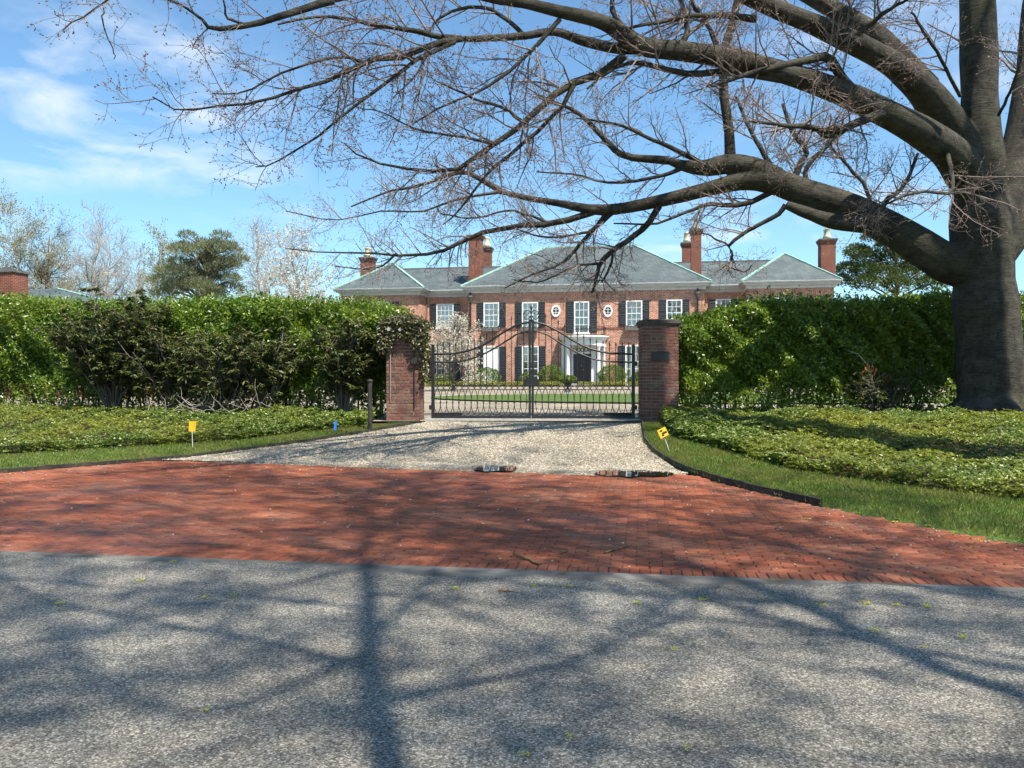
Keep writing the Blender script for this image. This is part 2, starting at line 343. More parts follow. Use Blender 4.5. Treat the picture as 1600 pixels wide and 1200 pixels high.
M['conduit'] = noisy('grey_conduit', (0.22, 0.21, 0.19), (0.32, 0.31, 0.28), 10, 0.6)
def bark(name, a, b_, moss, scale=3.0):
    m, n, l, b = new_mat(name, 0.88, 0.2); co = objco(n)
    t = nd(n, 'TexNoise', Scale=scale, Detail=10, Roughness=0.7); l.new(co, t.inputs['Vector'])
    r = ramp(n, [(0.30, a), (0.5, tuple((x + y) / 2 for x, y in zip(a, b_))), (0.70, b_)]); l.new(t.outputs[0], r.inputs[0])
    t2 = nd(n, 'TexNoise', Scale=0.9, Detail=5); l.new(co, t2.inputs['Vector'])
    f = n.new('ShaderNodeMapRange'); f.inputs[1].default_value = 0.5; f.inputs[2].default_value = 0.66; f.inputs[4].default_value = 0.6; l.new(t2.outputs[0], f.inputs[0])
    col = mixc(n, l, f.outputs[0], r.outputs[0], moss)
    # horizontal wrinkles and small scars
    mp3 = n.new('ShaderNodeMapping'); mp3.inputs['Scale'].default_value = (4.5, 4.5, 26.0); l.new(co, mp3.inputs[0])
    t3 = nd(n, 'TexNoise', Scale=1.0, Detail=6, Roughness=0.7, Distortion=0.6); l.new(mp3.outputs[0], t3.inputs['Vector'])
    rw = ramp(n, [(0.36, (0.62, 0.61, 0.6)), (0.5, (1, 1, 1)), (0.66, (1.28, 1.27, 1.24))]); l.new(t3.outputs[0], rw.inputs[0])
    col = mixc(n, l, 1.0, col, rw.outputs[0], 'MULTIPLY')
    v = nd(n, 'TexVoronoi', Scale=7.0, Randomness=1.0); l.new(co, v.inputs['Vector'])
    sc_ = n.new('ShaderNodeMath'); sc_.operation = 'LESS_THAN'; sc_.inputs[1].default_value = 0.16; l.new(v.outputs['Distance'], sc_.inputs[0])
    col = mixc(n, l, sc_.outputs[0], col, mixc(n, l, 0.6, col, (0.012, 0.011, 0.010)))
    l.new(col, b.inputs['Base Color'])
    t4 = nd(n, 'TexNoise', Scale=30.0, Detail=6, Roughness=0.7); l.new(co, t4.inputs['Vector'])
    ad = n.new('ShaderNodeMath'); ad.operation = 'MULTIPLY_ADD'; ad.inputs[1].default_value = 0.35; l.new(t4.outputs[0], ad.inputs[0]); l.new(t3.outputs[0], ad.inputs[2])
    bump(n, l, b, ad.outputs[0], 0.8, 0.03); return m
M['beech'] = bark('beech_bark', (0.016, 0.0145, 0.012), (0.082, 0.076, 0.062), (0.045, 0.045, 0.025))
M['twig'] = noisy('twig_bark', (0.14, 0.108, 0.098), (0.27, 0.22, 0.20), 3, 0.8)
M['palebark'] = noisy('pale_bark', (0.26, 0.235, 0.21), (0.42, 0.39, 0.35), 1.2, 0.85)
M['brownbark'] = noisy('brown_bark', (0.085, 0.065, 0.05), (0.16, 0.125, 0.10), 2.0, 0.85)
M['deadwood'] = noisy('dry_twigs', (0.20, 0.17, 0.14), (0.36, 0.32, 0.28), 3.0, 0.85)
M['brownstick'] = noisy('fallen_wood', (0.10, 0.05, 0.022), (0.34, 0.20, 0.09), 14.0, 0.85)
M['shrubwood'] = noisy('shrub_wood', (0.045, 0.037, 0.03), (0.17, 0.145, 0.12), 1.6, 0.85)
M['bud'] = leaf_mat('beech_buds', [(0, (0.12, 0.065, 0.06)), (0.5, (0.22, 0.125, 0.11)), (0.85, (0.33, 0.21, 0.15)), (1, (0.52, 0.38, 0.20))], 0.6, 0.3, 0.25, (1.2, 1.0, 0.8))
M['hedge'] = leaf_mat('hedge_leaves', [(0, (0.040, 0.080, 0.012)), (0.4, (0.090, 0.155, 0.019)), (0.75, (0.165, 0.235, 0.030)), (1, (0.30, 0.36, 0.06))], 0.33, 0.5, 0.34, patch=(0.16, 0.21, 0.03), pscale=0.7)
M['rhodo'] = leaf_mat('rhododendron_leaves', [(0, (0.034, 0.050, 0.016)), (0.5, (0.070, 0.092, 0.028)), (0.85, (0.115, 0.12, 0.042)), (1, (0.19, 0.14, 0.055))], 0.5, 0.4, 0.2)
M['cover'] = leaf_mat('ground_cover_leaves', [(0, (0.035, 0.062, 0.014)), (0.35, (0.075, 0.122, 0.024)), (0.7, (0.145, 0.20, 0.045)), (0.9, (0.28, 0.32, 0.10)), (1, (0.58, 0.60, 0.34))], 0.42, 0.45, 0.3, patch=(0.22, 0.22, 0.035), pscale=0.5)
M['grass'] = leaf_mat('grass_blades', [(0, (0.07, 0.115, 0.02)), (0.6, (0.12, 0.18, 0.03)), (0.9, (0.18, 0.23, 0.05)), (1, (0.36, 0.30, 0.13))], 0.5, 0.3, 0.35, patch=(0.19, 0.175, 0.055), pscale=1.3)
M['ivy'] = leaf_mat('ivy_leaves', [(0, (0.025, 0.04, 0.014)), (0.5, (0.06, 0.065, 0.022)), (0.8, (0.10, 0.06, 0.03)), (1, (0.16, 0.16, 0.06))], 0.42, 0.45, 0.2)
M['box'] = leaf_mat('boxwood_leaves', [(0, (0.05, 0.085, 0.018)), (0.5, (0.10, 0.145, 0.03)), (1, (0.20, 0.24, 0.06))], 0.5, 0.35, 0.3)
M['border'] = leaf_mat('border_leaves', [(0, (0.10, 0.15, 0.03)), (0.5, (0.22, 0.24, 0.05)), (0.85, (0.40, 0.36, 0.08)), (1, (0.32, 0.10, 0.05))], 0.5, 0.35, 0.3)
M['blossom'] = leaf_mat('white_blossom', [(0, (0.42, 0.38, 0.30)), (0.5, (0.62, 0.58, 0.48)), (1, (0.76, 0.74, 0.66))], 0.6, 0.2, 0.4, (1.1, 1.1, 1.05))
M['newleaf'] = leaf_mat('young_leaves', [(0, (0.17, 0.17, 0.06)), (0.6, (0.28, 0.26, 0.12)), (1, (0.40, 0.36, 0.22))], 0.6, 0.2, 0.35)
M['pine'] = leaf_mat('pine_needles', [(0, (0.11, 0.13, 0.09)), (0.5, (0.18, 0.195, 0.125)), (1, (0.28, 0.27, 0.16))], 0.55, 0.3, 0.25)
M['evergreen'] = leaf_mat('evergreen_leaves', [(0, (0.030, 0.055, 0.028)), (0.5, (0.065, 0.10, 0.042)), (0.85, (0.13, 0.15, 0.05)), (1, (0.2, 0.2, 0.08))], 0.5, 0.35, 0.25)
M['brownleaf'] = leaf_mat('dead_leaves', [(0, (0.20, 0.09, 0.04)), (1, (0.36, 0.17, 0.07))], 0.7, 0.2, 0.3, (1.2, 1, 0.8))
M['yellowflower'] = leaf_mat('yellow_blossom', [(0, (0.45, 0.42, 0.03)), (1, (0.70, 0.66, 0.08))], 0.6, 0.2, 0.3)

# ------------------------------------------------------------------ numpy foliage and branches
def unit(a): return a / np.maximum(np.linalg.norm(a, axis=-1, keepdims=True), 1e-9)
def rand_dirs(n): return unit(rng.normal(size=(n, 3)))
def leaves(name, Pp, D, N, L, W, mat, parent=None, fold=0.18, kind='stuff'):
    """one folded leaf (two triangles) at each point: D along the leaf, N its upper side"""
    n = len(Pp); D = unit(D); Sd = unit(np.cross(D, N)); N2 = np.cross(Sd, D)
    L = np.broadcast_to(np.asarray(L, float), (n,))[:, None]; W = np.broadcast_to(np.asarray(W, float), (n,))[:, None]
    a = Pp; t = Pp + D * L; m = Pp + D * L * 0.48 + N2 * W * fold
    V = np.stack([a, m + Sd * W * 0.5, t, m - Sd * W * 0.5], 1).reshape(-1, 3)
    i = np.arange(n)[:, None] * 4
    Fc = np.concatenate([i + np.array([[0, 1, 2]]), i + np.array([[0, 2, 3]])], 1).reshape(-1, 3)
    o = np_mesh(name, V, Fc, mat, parent)
    if kind: o['kind'] = kind
    return o
def tubes(T, Rr, sides=3):
    """T (n,k,3) polylines, Rr (n,k) radii -> vertices, quads"""
    n, k, _ = T.shape
    d = np.empty_like(T); d[:, 1:-1] = T[:, 2:] - T[:, :-2]; d[:, 0] = T[:, 1] - T[:, 0]; d[:, -1] = T[:, -1] - T[:, -2]
    d = unit(d); ref = np.where(np.abs(d[:, :1, 2:3]) < 0.9, np.array([[[0., 0., 1.]]]), np.array([[[1., 0., 0.]]]))
    s = unit(np.cross(d, np.broadcast_to(ref, d.shape))); t = np.cross(s, d)
    ang = np.arange(sides) * 2 * np.pi / sides
    V = T[:, :, None, :] + (s[:, :, None, :] * np.cos(ang)[None, None, :, None] + t[:, :, None, :] * np.sin(ang)[None, None, :, None]) * Rr[:, :, None, None]
    base = (np.arange(n)[:, None, None] * k + np.arange(k - 1)[None, :, None]) * sides
    a = np.arange(sides)[None, None, :]; b = (a + 1) % sides
    Q = np.stack([base + a, base + b, base + b + sides, base + a + sides], -1).reshape(-1, 4)
    return V.reshape(-1, 3), Q
def join(parts):
    Vs, Qs, o = [], [], 0
    for V, Q in parts: Vs.append(V); Qs.append(Q + o); o += len(V)
    return np.concatenate(Vs), np.concatenate(Qs)
def sample(T, Rr, idx, t):
    """point, tangent and radius at parameter t (0..1) of polylines idx"""
    k = T.shape[1]; f = np.clip(t, 0, 0.999) * (k - 1); i = f.astype(int); u = (f - i)[:, None]
    p = T[idx, i] * (1 - u) + T[idx, i + 1] * u; d = unit(T[idx, i + 1] - T[idx, i]); r = Rr[idx, i] * (1 - u[:, 0]) + Rr[idx, i + 1] * u[:, 0]
    return p, d, r
def grow(T, Rr, per, length, k=4, spread=0.9, lift=0.1, wob=0.25, rscale=0.55, rmax=1.0, rmin=0.003, tmin=0.15, flat=1.0, droop=0.0, bylen=True):
    """children along parent branches: per = number per metre (bylen) or per branch"""
    n = len(T); seg = np.linalg.norm(np.diff(T, axis=1), axis=2).sum(1)
    cnt = np.maximum((seg * per + rng.random(n)).astype(int), 0) if bylen else np.full(n, per)
    idx = np.repeat(np.arange(n), cnt); m = len(idx)
    t = tmin + (1 - tmin) * rng.random(m); p, d, r = sample(T, Rr, idx, t)
    q = rand_dirs(m); q[:, 2] *= flat; q = unit(q - d * (q * d).sum(1, keepdims=True))
    e = unit(d * (1 - spread * 0.5) + q * spread + np.array([0, 0, lift]))
    L = length * (0.45 + 0.75 * rng.random(m)) * (1.15 - 0.55 * t)
    step = (L / (k - 1))[:, None]; out = [p]; cur = e
    for j in range(k - 1):
        out.append(out[-1] + cur * step)
        cur = unit(cur + rng.normal(size=(m, 3)) * wob + np.array([0, 0, -droop + lift * 0.3]))
    C = np.stack(out, 1); r0 = np.clip(r * rscale, rmin, rmax)
    CR = r0[:, None] * np.linspace(1, 0.35, k)[None, :]
    return C, np.maximum(CR, rmin * 0.6)
def polyline(pts, rad, k):
    """smooth curve (Catmull-Rom) through points, resampled to k points, with a little waviness"""
    pts = np.array([list(p) for p in pts], float); rad = np.array(rad, float); n = len(pts)
    ext = np.vstack([2 * pts[0] - pts[1], pts, 2 * pts[-1] - pts[-2]])
    u = np.linspace(0, n - 1, k); out = []
    for x in u:
        i = min(int(x), n - 2); s = x - i; a, b, c, d = ext[i], ext[i + 1], ext[i + 2], ext[i + 3]
        out.append(0.5 * ((2 * b) + (c - a) * s + (2 * a - 5 * b + 4 * c - d) * s * s + (-a + 3 * b - 3 * c + d) * s ** 3))
    return np.array(out), np.interp(u, np.arange(n), rad)

# ================================================================== THE GROUND
def axis(*parts):
    return np.unique(np.concatenate([np.arange(a, b, s) for a, b, s in parts]))
gx = axis((-700, -60, 40), (-60, -16, 4), (-16, 16, 0.5), (16, 60, 4), (60, 741, 40)); gy = axis((-300, -20, 40), (-20, 9, 3), (9, 24, 0.4), (24, 80, 4), (80, 1501, 60))
XX, YY = np.meshgrid(gx, gy); ZZ = gz(XX, YY) - 0.05
nx, ny = len(gx), len(gy); ii = (np.arange(ny - 1)[:, None] * nx + np.arange(nx - 1)[None, :]).ravel()
ground = np_mesh('ground', np.stack([XX, YY, ZZ], -1).reshape(-1, 3), np.stack([ii, ii + 1, ii + nx + 1, ii + nx], -1), M['field'], None, True)
tag(ground, 'rough grassy ground under the whole estate', 'ground', kind='structure')

def lerp_poly(pts, n):
    pts = np.array([[p[0], p[1]] for p in pts], float); d = np.r_[0, np.cumsum(np.linalg.norm(np.diff(pts, axis=0), axis=1))]
    u = np.linspace(0, d[-1], n); return np.stack([np.interp(u, d, pts[:, 0]), np.interp(u, d, pts[:, 1])], 1)
def ruled(name, A, B, n, m, dz, mat, smooth=True, dz0=None):
    A, B = lerp_poly(A, n), lerp_poly(B, n); t = np.linspace(0, 1, m)[:, None, None]
    Q = A[None] * (1 - t) + B[None] * t
    zq = gz(Q[..., 0], Q[..., 1]) + dz
    if dz0 is not None: zq[0] += dz0 - dz
    V = np.concatenate([Q, zq[..., None]], -1).reshape(-1, 3)
    i = (np.arange(m - 1)[:, None] * n + np.arange(n - 1)[None, :]).ravel()
    return np_mesh(name, V, np.stack([i, i + 1, i + n + 1, i + n], -1), mat, None, smooth)

E0, E1 = G(0, 861), G(1600, 919)                       # edge of the brick apron against the road
edir = (E1 - E0); edir.z = 0; edir.normalize(); enor = Vector((-edir.y, edir.x, 0))
def edge_pt(u, w=0.0):
    p = E0 + edir * u + enor * w; return Vector((p.x, p.y, 0))
road = ruled('road', [edge_pt(-60, -26), edge_pt(70, -26)], [edge_pt(-60, -0.02), edge_pt(70, -0.02)], 20, 6, 0.0, M['asphalt'])
tag(road, 'worn grey asphalt road with pale stone chips', 'road', kind='structure')
# cement strip between brick and asphalt, with a broken lower edge
us = np.arange(-14, 24, 0.11)
low = np.minimum(-0.17 + 0.07 * np.sin(us * 1.1) + 0.05 * np.sin(us * 2.9 + 1) + 0.025 * np.sin(us * 7.7) + rng.normal(size=len(us)) * 0.022, -0.03)
strip_a = [edge_pt(u, w) for u, w in zip(us, low)]; strip_b = [edge_pt(u, -0.004) for u in us]
gut = ruled('gutter_strip', strip_a, strip_b, len(us), 3, 0.004, M['cement'], True, 0.001)
tag(gut, 'pale worn cement strip between the brick apron and the road', 'gutter', kind='structure')

# back line of the apron: left verge, gravel seam, right edging, right verge
BACK_PX = [(-420, 768), (-200, 754), (0, 739), (130, 729), (250, 720), (420, 726), (640, 734), (850, 741), (1000, 746), (1075, 742), (1130, 757), (1200, 773), (1283, 792), (1400, 816), (1600, 853), (1760, 888)]
BACK = [G(*p) for p in BACK_PX]
back_u = np.array([(p - E0).dot(edir) for p in BACK]); back_w = np.array([(p - E0).dot(enor) for p in BACK])
def back_at(u): return np.interp(u, back_u, back_w, left=back_w[0], right=-1)
bed_a = [edge_pt(u, 0.0) for u in np.linspace(back_u[0], back_u[-1], 60)]
bed_b = [edge_pt(u, float(back_at(u)) + 0.05) for u in np.linspace(back_u[0], back_u[-1], 60)]
apron = ruled('brick_apron', bed_a, bed_b, 60, 12, -0.014, M['joint'])
tag(apron, 'red brick driveway apron laid in running bond', 'apron', kind='structure')

BL, BW, GAP = 0.196, 0.075, 0.005
bricks = []                                            # (u, w, turned)
for u in np.arange(back_u[0], back_u[-1], BW): 
    if 0.11 < back_at(u): bricks.append((u + BW / 2, BL / 2, 1))
row = 0
while True:
    w = BL + BW * (row + 0.5)
    if w > back_w.max(): break
    for u in np.arange(back_u[0] + (row % 2) * BL / 2, back_u[-1], BL):
        if w - BW * 0.9 < back_at(u + BL / 2): bricks.append((u + BL / 2, w, 0))
    row += 1
bricks = np.array(bricks)
def brick_verts(lx, ly, h, c=0.006):
    x, y = lx / 2, ly / 2
    return np.array([(-x,-y,-h),(x,-y,-h),(x,y,-h),(-x,y,-h),(-x,-y,-c),(x,-y,-c),(x,y,-c),(-x,y,-c),(-x+c,-y+c,0),(x-c,-y+c,0),(x-c,y-c,0),(-x+c,y-c,0)])
BRF = np.array([(0,1,5,4),(1,2,6,5),(2,3,7,6),(3,0,4,7),(4,5,9,8),(5,6,10,9),(6,7,11,10),(7,4,8,11),(8,9,10,11)])
bx = np.array([E0.x, E0.y])[None] + bricks[:, :1] * np.array([[edir.x, edir.y]]) + bricks[:, 1:2] * np.array([[enor.x, enor.y]])
bz = gz(bx[:, 0], bx[:, 1]) + rng.normal(size=len(bx)) * 0.0018
inview = np.abs(bx[:, 0]) < bx[:, 1] * 0.615
order = np.argsort(np.where(inview, np.hypot(bx[:, 0], bx[:, 1]), 1e6)); single = order[:300]; rest = order[300:]
yaw = math.atan2(edir.y, edir.x)
bm_ = bpy.data.meshes.new('brick'); bm_.from_pydata([tuple(v) for v in brick_verts(BL - GAP, BW - GAP, 0.03)], [], [tuple(int(i) for i in f) for f in BRF]); bm_.materials.append(M['paver']); bm_.update()
for i in single:
    o = bpy.data.objects.new('brick', bm_); o.location = (bx[i, 0], bx[i, 1], bz[i])
    o.rotation_euler = (rng.normal() * 0.006, rng.normal() * 0.012, yaw + (math.pi / 2 if bricks[i, 2] else 0) + rng.normal() * 0.006); link(o, apron)
tv = brick_verts(BL - GAP, BW - GAP, 0.03)
ang = yaw + bricks[rest, 2] * math.pi / 2 + rng.normal(size=len(rest)) * 0.006
tilt = rng.normal(size=(len(rest), 2)) * 0.012
Vx = np.cos(ang)[:, None] * tv[None, :, 0] - np.sin(ang)[:, None] * tv[None, :, 1] + bx[rest, 0][:, None]
Vy = np.sin(ang)[:, None] * tv[None, :, 0] + np.cos(ang)[:, None] * tv[None, :, 1] + bx[rest, 1][:, None]
Vz = tv[None, :, 2] + bz[rest][:, None] + tilt[:, :1] * tv[None, :, 0] + tilt[:, 1:] * tv[None, :, 1]
rest_o = np_mesh('brick_field', np.stack([Vx, Vy, Vz], -1).reshape(-1, 3), (np.arange(len(rest))[:, None, None] * 12 + BRF[None]).reshape(-1, 4), M['paver'], apron)
rest_o['kind'] = 'stuff'

# gravel drive: from the seam up through the gate and round the forecourt
GL = [G(250, 719), G(380, 704), G(480, 691), G(575, 676), G(640, 665), G(668, 659)]
GR = [G(1075, 741), G(1030, 715), G(1012, 698), G(1006, 682), G(1003, 672), G(1002, 662)]
gdrive = ruled('gravel_drive', GL, GR, 50, 40, 0.010, M['gravel'])
tag(gdrive, 'pale gravel driveway rising to the iron gate', 'driveway', kind='structure')
seam_l = [G(250, 719), G(640, 733), G(850, 740), G(1075, 742)]
wedge = ruled('gravel_seam', [G(250, 718.5), G(420, 724.5), G(640, 732), G(850, 739), G(1000, 744), G(1075, 741)], [G(250, 716), G(450, 718), G(640, 722), G(850, 730), G(1000, 734), G(1075, 739)], 40, 5, 0.014, M['gravel'], True, -0.012)
tag(wedge, 'loose pale gravel spread along the back of the brick apron', 'gravel', kind='structure')
court = ruled('forecourt', [(-26, 18.6), (-26, 62)], [(30, 17.4), (30, 60)], 16, 16, 0.008, M['gravel'])
tag(court, 'pale gravel forecourt between the gate and the house', 'forecourt', kind='structure')
# pebbles
def in_drive(n):
    u, t = rng.random(n), rng.random(n) ** 1.3
    A, B = lerp_poly(GL, 200), lerp_poly(GR, 200); i = (t * 199).astype(int)
    return A[i] * (1 - u[:, None]) + B[i] * u[:, None]
OCT = np.array([(1,0,0),(0,1,0),(-1,0,0),(0,-1,0),(0,0,.7),(0,0,-.7)], float); OCF = np.array([(0,1,4),(1,2,4),(2,3,4),(3,0,4),(1,0,5),(2,1,5),(3,2,5),(0,3,5)])
def pebbles(name, xy, size, dz, label, cat, kind='stuff'):
    n = len(xy); a = rng.random(n) * 6.28; s = size * (0.5 + rng.random(n)); asp = 0.6 + 0.5 * rng.random(n)
    V = OCT[None] * s[:, None, None]; x = V[..., 0] * np.cos(a)[:, None] - V[..., 1] * asp[:, None] * np.sin(a)[:, None]; y = V[..., 0] * np.sin(a)[:, None] + V[..., 1] * asp[:, None] * np.cos(a)[:, None]
    z = V[..., 2] + (gz(xy[:, 0], xy[:, 1]) + dz)[:, None]
    o = np_mesh(name, np.stack([x + xy[:, :1], y + xy[:, 1:2], z], -1).reshape(-1, 3), (np.arange(n)[:, None, None] * 6 + OCF[None]).reshape(-1, 3), M['pebble'])
    return tag(o, label, cat, kind=kind)
pebbles('gravel', in_drive(26000), 0.015, 0.010, 'loose pale stones of the gravel driveway', 'gravel')
uu = rng.random(900) * (back_u[-2] - back_u[1]) + back_u[1]; ww = back_at(uu) * (1 - rng.random(900) ** 1.6 * 0.98)
pxy = np.array([E0.x, E0.y])[None] + uu[:, None] * np.array([[edir.x, edir.y]]) + ww[:, None] * np.array([[enor.x, enor.y]])
pebbles('scattered_pebbles', pxy, 0.011, 0.004, 'small white stones scattered over the red bricks', 'pebbles')

# puddles at the low seam
def puddle(name, pts, label):
    c = [G(*p) for p in pts]; z = 0.019
    k = np.array([[p.x, p.y] for p in c]); m = len(k); sm = []
    for i in range(m):
        a, b, cc, d = k[i - 1], k[i], k[(i + 1) % m], k[(i + 2) % m]
        for s in np.linspace(0, 1, 6, endpoint=False):
            sm.append(0.5 * ((2 * b) + (cc - a) * s + (2 * a - 5 * b + 4 * cc - d) * s * s + (-a + 3 * b - 3 * cc + d) * s ** 3))
    o = mesh_obj(name, [(p[0], p[1], z) for p in sm], [tuple(range(len(sm)))], M['water']); return tag(o, label, 'puddle', kind='structure')
puddle('puddle', [(741, 734), (752, 729), (768, 728), (784, 730), (803, 729), (808, 734), (797, 738), (780, 737), (762, 739), (750, 737)], 'small shallow puddle at the brick edge in the middle of the drive')
puddle('puddle', [(930, 741), (942, 737), (962, 736), (978, 738), (1000, 736), (1022, 738), (1046, 739), (1052, 743), (1030, 746), (1004, 745), (985, 747), (962, 745), (944, 745)], 'longer puddle at the brick edge by the right hand curb')

# lawn oval in the forecourt
c = G(900, 624); pts = []; ya, yb = G(840, 632).y, G(840, 617).y
for k in range(64):
    a = 2 * math.pi * k / 64; x = c.x + 10.5 * math.cos(a) + 4.6; y = (ya + yb) / 2 + (yb - ya) / 2 * math.sin(a) - 0.1 * (x - c.x); pts.append((x, y, float(gz(x, y)) + 0.06))
lawn = mesh_obj('lawn', pts, [tuple(range(64))], M['lawn']); tag(lawn, 'green oval lawn in the forecourt beyond the gate', 'lawn', kind='structure')

# ---------------- verges, beds
RB = [G(1038, 664), G(1060, 688), G(1130, 706), G(1200, 726), G(1300, 747), G(1450, 767), G(1600, 786), G(1680, 797)]     # lower edge of the right bed
RE = [G(1004, 664), G(1008, 690), G(1022, 708), G(1060, 730), G(1130, 755), G(1200, 772), G(1283, 791), G(1400, 815), G(1600, 852), G(1690, 874)]
LB = [G(572, 668), G(470, 678), G(380, 690), G(200, 701), G(60, 709), G(-100, 717)]
LE = [G(640, 664), G(575, 676), G(480, 691), G(380, 704), G(250, 719), G(130, 729), G(0, 739), G(-120, 748)]
rv = ruled('verge_right', RE, RB, 60, 16, 0.02, M['lawn'], True, -0.02); tag(rv, 'mown grass verge right of the drive', 'verge', kind='structure')
lv = ruled('verge_left', LE, LB, 60, 16, 0.02, M['lawn'], True, -0.02); tag(lv, 'narrow grass verge left of the drive', 'verge', kind='structure')
RT = [(3.4, 18.9), (6, 19.4), (9, 19.7), (12, 19.8), (14.5, 19.9)]
LT = [(-3.1, 19.2), (-5.5, 19.9), (-8, 20.6), (-11, 21.4), (-14.5, 22.4)]
rb = ruled('bed_right', RB, RT, 40, 14, 0.03, M['soil']); tag(rb, 'planting bed soil right of the drive', 'bed', kind='structure')
lb = ruled('bed_left', LB, LT, 40, 14, 0.03, M['soil']); tag(lb, 'planting bed soil left of the drive', 'bed', kind='structure')
def between(A, B, n, power=1.0):
    u, t = rng.random(n), rng.random(n) ** power; A, B = lerp_poly(A, 300), lerp_poly(B, 300); i = (u * 299).astype(int)
    return A[i] * (1 - t[:, None]) + B[i] * t[:, None], t
def area(A, B):
    A, B = lerp_poly(A, 100), lerp_poly(B, 100); return float((np.linalg.norm(np.diff(A, axis=0), axis=1) * np.linalg.norm((B - A)[:-1], axis=1)).sum() * 0.8)
def grass(name, A, B, dens, label):
    n = int(area(A, B) * dens); xy, t = between(A, B, n, 1.0); xy = xy + rng.normal(size=xy.shape) * 0.035
    p = np.c_[xy, gz(xy[:, 0], xy[:, 1]) + 0.015]
    d = np.c_[rng.normal(size=(n, 2)) * 0.55, np.ones(n)]; h = 0.03 + 0.05 * rng.random(n)
    o = leaves(name, p, d, rand_dirs(n), h, 0.009, M['grass'], None, 0.0); return tag(o, label, 'grass', kind='stuff')
grass('grass', RE, RB, 3000, 'short green grass of the verge right of the drive')
grass('grass', LE, LB, 2200, 'short green grass of the verge left of the drive')
def cover(name, A, B, dens, label):
    n = int(area(A, B) * dens); xy, t = between(A, B, n, 0.85)
    ne = int(np.linalg.norm(np.diff(lerp_poly(A, 60), axis=0), axis=1).sum() * 260)          # the leafy front edge
    xe, te = between(A, B, ne, 1.0); te = te * 0.035; Ae = lerp_poly(A, 300); Be = lerp_poly(B, 300); ie = rng.integers(0, 300, ne)
    xe = Ae[ie] * (1 - te[:, None]) + Be[ie] * te[:, None] + rng.normal(size=(ne, 2)) * 0.03
    xy = np.concatenate([xy, xe]); t = np.concatenate([t, te]); front = np.r_[np.zeros(n, bool), np.ones(ne, bool)]; n += ne
    x, y = xy[:, 0], xy[:, 1]
    hump = 0.20 + 0.05 * np.sin(x * 2.1 + y) * np.cos(y * 1.7) + 0.04 * np.sin(x * 5.3 - y * 3.1) + 0.03 * np.sin(x * 9.1 + y * 7.7)
    rnd = rng.random(n)
    zt = gz(x, y) + np.where(front, hump * (0.15 + 0.85 * rnd), hump * (0.72 + 0.42 * rnd) - (rng.random(n) < 0.25) * 0.10)
    k = 6; a = rng.random(n)[:, None] * 6.28 + np.arange(k)[None] * 6.28 / k + rng.normal(size=(n, k)) * 0.25
    el = -0.1 + 0.9 * rng.random((n, k))
    D = np.stack([np.cos(a), np.sin(a), el], -1).reshape(-1, 3); Pn = np.repeat(np.c_[x, y, zt], k, 0)
    N = np.tile(np.array([[0, 0, 1.0]]), (n * k, 1)) + rng.normal(size=(n * k, 3)) * 0.4
    o = leaves(name, Pn, D, N, 0.034 + 0.046 * rng.random(n * k), 0.018 + 0.016 * rng.random(n * k), M['cover'], None, 0.1)
    return tag(o, label, 'ground cover', kind='stuff')
cover('ground_cover', RB, RT, 520, 'low yellow-green leafy ground cover around the foot of the beech')
cover('ground_cover', LB, LT, 430, 'low green leafy ground cover in front of the left hedge')

def edging(name, pts, h, th, label):
    q = lerp_poly(pts, 60); d = np.gradient(q, axis=0); d /= np.linalg.norm(d, axis=1, keepdims=True); s = np.stack([-d[:, 1], d[:, 0]], 1) * th / 2
    zb = gz(q[:, 0], q[:, 1]); w = rng.normal(size=len(q)) * 0.004
    V = np.stack([np.c_[q - s, zb - 0.05], np.c_[q - s, zb + h + w], np.c_[q + s, zb + h + w], np.c_[q + s, zb - 0.05]], 1).reshape(-1, 3)
    fs = []
    for i in range(len(q) - 1):
        for k in range(4): fs.append((i * 4 + k, i * 4 + (k + 1) % 4, i * 4 + 4 + (k + 1) % 4, i * 4 + 4 + k))
    fs.append((0, 1, 2, 3)); fs.append(tuple(len(q) * 4 - 4 + k for k in (3, 2, 1, 0)))
    o = mesh_obj(name, V, fs, M['edging']); return tag(o, label, 'edging')
edging('edging_board', RE[:7], 0.08, 0.035, 'dark curved edging board between the gravel and the right verge')
edging('edging_board', LE, 0.06, 0.05, 'dark low edging along the left side of the gravel drive')

